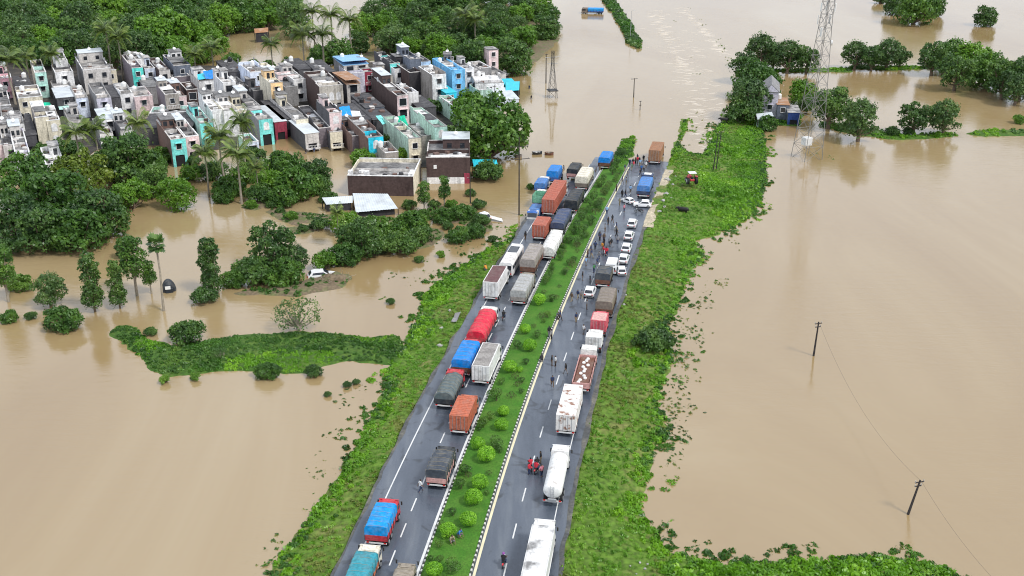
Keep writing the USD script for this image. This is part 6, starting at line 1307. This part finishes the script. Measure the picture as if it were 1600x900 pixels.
# ---------------------------------------------------------------- boats, wrecks, cattle, stones
def boat(u, v, L, W, rz, m, label, inner='void'):
    x, y = G(u, v); t = thing('boat', label, 'boat', (x, y, 0), rz); st = np.linspace(-1, 1, 11)
    def hull_(k, zt, zb): return [np.array([(s_ * L / 2, W / 2 * k * (1 - abs(s_) ** 2.6) * c, zt + .12 * abs(s_) if abs(c) == 1 else zb) for c in (-1, -.6, 0, .6, 1)]) for s_ in st * .995]
    g = np.array(hull_(1, .55, -.25)); MB().grid(g).build(t, 'hull', m, True); g2 = np.array(hull_(.9, .5, .1)); MB().grid(g2[:, ::-1]).build(t, 'inside', inner, True)
    rim = MB(); [rim.tube(g[:, j] , .06, 5) for j in (0, 4)]; rim.build(t, 'gunwale', m)
    for s_ in (-.35, .3): MB().box((s_ * L / 2, 0, .42), (.25, W * .8, .06)).build(t, 'thwart', 'wood_pole')
boat(839, 241, 2.5, 1.3, 10, 'sheet_black', 'black boat with a pale inside moored left of a brown one near the flooded trucks', 'sheet_white'); boat(858, 242, 2.2, 1.2, -4, 'sheet_bodybrown', 'brown wooden boat near the flooded trucks', 'sheet_tan')
x, y = G(800, 240); boat(810, 246, 1.8, .8, 20, 'sheet_brown', 'small dark boat moored beside the tall electric pole')
x, y = G(264, 452); t = thing('rickshaw', 'black hooded rickshaw half drowned in the left water right of the fan palm', 'rickshaw', (x, y, -.9), 200)
rings = [np.stack([w_ * np.cos(q), np.full(14, yy), .6 + h_ * np.sin(q)], 1) for yy, w_, h_ in ((-1.4, .7, 1.2), (-1.0, 1.1, 1.9), (0, 1.25, 2.2), (.9, 1.2, 2.05), (1.3, 1.0, 1.5)) for q in [np.linspace(0, math.pi, 14)]]
MB().loft([r[::-1] for r in rings]).build(t, 'hood', 'sheet_black', 40); MB().box((0, 1.5, 1.2), (1.3, .5, 1.0), .1).build(t, 'front', 'sheet_black'); MB().box((.2, 1.78, 1.9), (.9, .06, .6), .02).build(t, 'windscreen', 'tank_white'); MB().box((0, .2, .6), (1.9, 2.2, .3)).build(t, 'floor_pan', 'dark_metal')
for sx in (-1, 1): wheel(t, sx * .9, -.6, .35, .2)
x, y = G(489, 432); copy_or('car', None, 'car', 'white car sunk to its windows beside a mud heap in the left water', 'car', (x - 1, y, -.62), -75, (1.1, 1.35, 1.1)); x, y = G(763, 346); copy_or('car', None, 'car', 'white car wreck sunk among bushes near the embankment', 'car', (x, y, -.3), 40, (1.1, 1.0, 1.2))
sheet('sheet', 'white sheet lying by the sunk car wreck near the embankment', 'sheet', [(764, 336), (784, 341), (786, 346), (766, 341)], [.7, .5, .3, .5], 'sheet_white', .1)
sheet('sheet', 'pale grey plastic sheet on the grass beside the crimson truck', 'sheet', [(711, 490), (720, 488), (713, 502), (705, 503)], [1.6, 1.7, 1.5, 1.3], 'wall_grey', .35)
x, y = G(524, 437); rg2 = np.random.default_rng(8); mh = trimesh.creation.icosphere(4, 1.0); V = mh.vertices * [3.0, 2.0, 1.3]; V += mh.vertex_normals * (meshkit.fbm(V * .8, 3, 3)[:, None] - .5) * 1.3; t = thing('mud_heap', 'tan heap of mud and brushwood by the sunk white car', 'heap', (x, y, -.3)); MB().add(V, mh.faces).build(t, 'mound', 'earth', True)
tw = MB(); [tw.cyl(q, q + rg2.normal(0, .5, 3) + [0, 0, .3], .03, 4) for q in V[(V[:, 2] > .3)][::28]]; tw.build(t, 'brushwood', 'bark_pale')
def cattle(u, v, rz, label, zb, lying=False):
    x, y = G(u, v, zb); t = thing('buffalo', label, 'buffalo', (x, y, zb - (.55 if lying else 0)), rz); s = [(((0, .75, 1.05), .38), ((0, -.1, 1.0), .46)), (((0, -.1, 1.0), .46), ((0, -.8, 1.05), .4)), (((0, .75, 1.15), .3), ((0, 1.2, 1.2), .2)), (((0, 1.2, 1.2), .19), ((0, 1.55, 1.0), .11)), (((0, -1.1, 1.15), .05), ((0, -1.22, .55), .035))]
    for sx in (-1, 1):
        s += [(((sx * .22, .7, .85), .17), ((sx * .22, .72, .45), .09)), (((sx * .22, .72, .45), .085), ((sx * .22, .7, .06), .075)), (((sx * .24, -.75, .9), .22), ((sx * .24, -.6, .55), .12)), (((sx * .24, -.6, .55), .11), ((sx * .24, -.85, .4), .08)), (((sx * .24, -.85, .4), .08), ((sx * .24, -.78, .06), .075)), (((sx * .15, 1.2, 1.3), .06), ((sx * .36, 1.14, 1.22), .05))]
    MB().add(*limb_hull(s)).build(t, 'body', 'hair', True)
    for sx in (-1, 1): MB().tube([(sx * .12, 1.15, 1.36), (sx * .38, 1.0, 1.42), (sx * .42, .8, 1.55)], [.06, .045, .015], 6).build(t, 'horn', 'dark_metal')
cattle(1131, 192, 80, 'black buffalo standing at the far tip of the grass bank', .5); cattle(1067, 330, 70, 'black buffalo lying in the grass below the tractor', 1.2, True)
for k, (u, v, s_) in enumerate([(1046, 276, .7), (1052, 283, .6), (1056, 270, .5), (1049, 307, .6), (1098, 270, .6), (1104, 276, .7), (1100, 283, .5), (1041, 300, .9), (1036, 312, .8), (1030, 330, .7), (1042, 274, .9), (1066, 283, .4), (978, 460, .4), (975, 475, .4), (1047, 262, .5), (1038, 322, .6), (690, 509, .6), (687, 537, .7), (703, 481, .5), (1000, 874, .25), (985, 880, .2), (1008, 884, .25), (995, 892, .2), (1012, 876, .2)]):
    x, y = G(u, v, 1.3); z = float(bank_z((x, y))); rg2 = np.random.default_rng(k); s_ *= .62; ic = trimesh.creation.icosphere(2, s_); V = ic.vertices * rg2.uniform(.6, 1.2, 3) * [1, 1, .6]; V += (meshkit.noise(V * 3 + k)[:, None] - .5) * s_ * .5
    pth = MB().add(V, ic.faces).build('/World', 'stone', 'concrete'); sp = stage.GetPrimAtPath(pth); UsdGeom.Xformable(sp).AddTranslateOp().Set(Gf.Vec3d(x, y, z + .1)); tag(sp, unique('pale stone lying on the grass', x, y), 'stone', 'pale stones on the embankment grass')
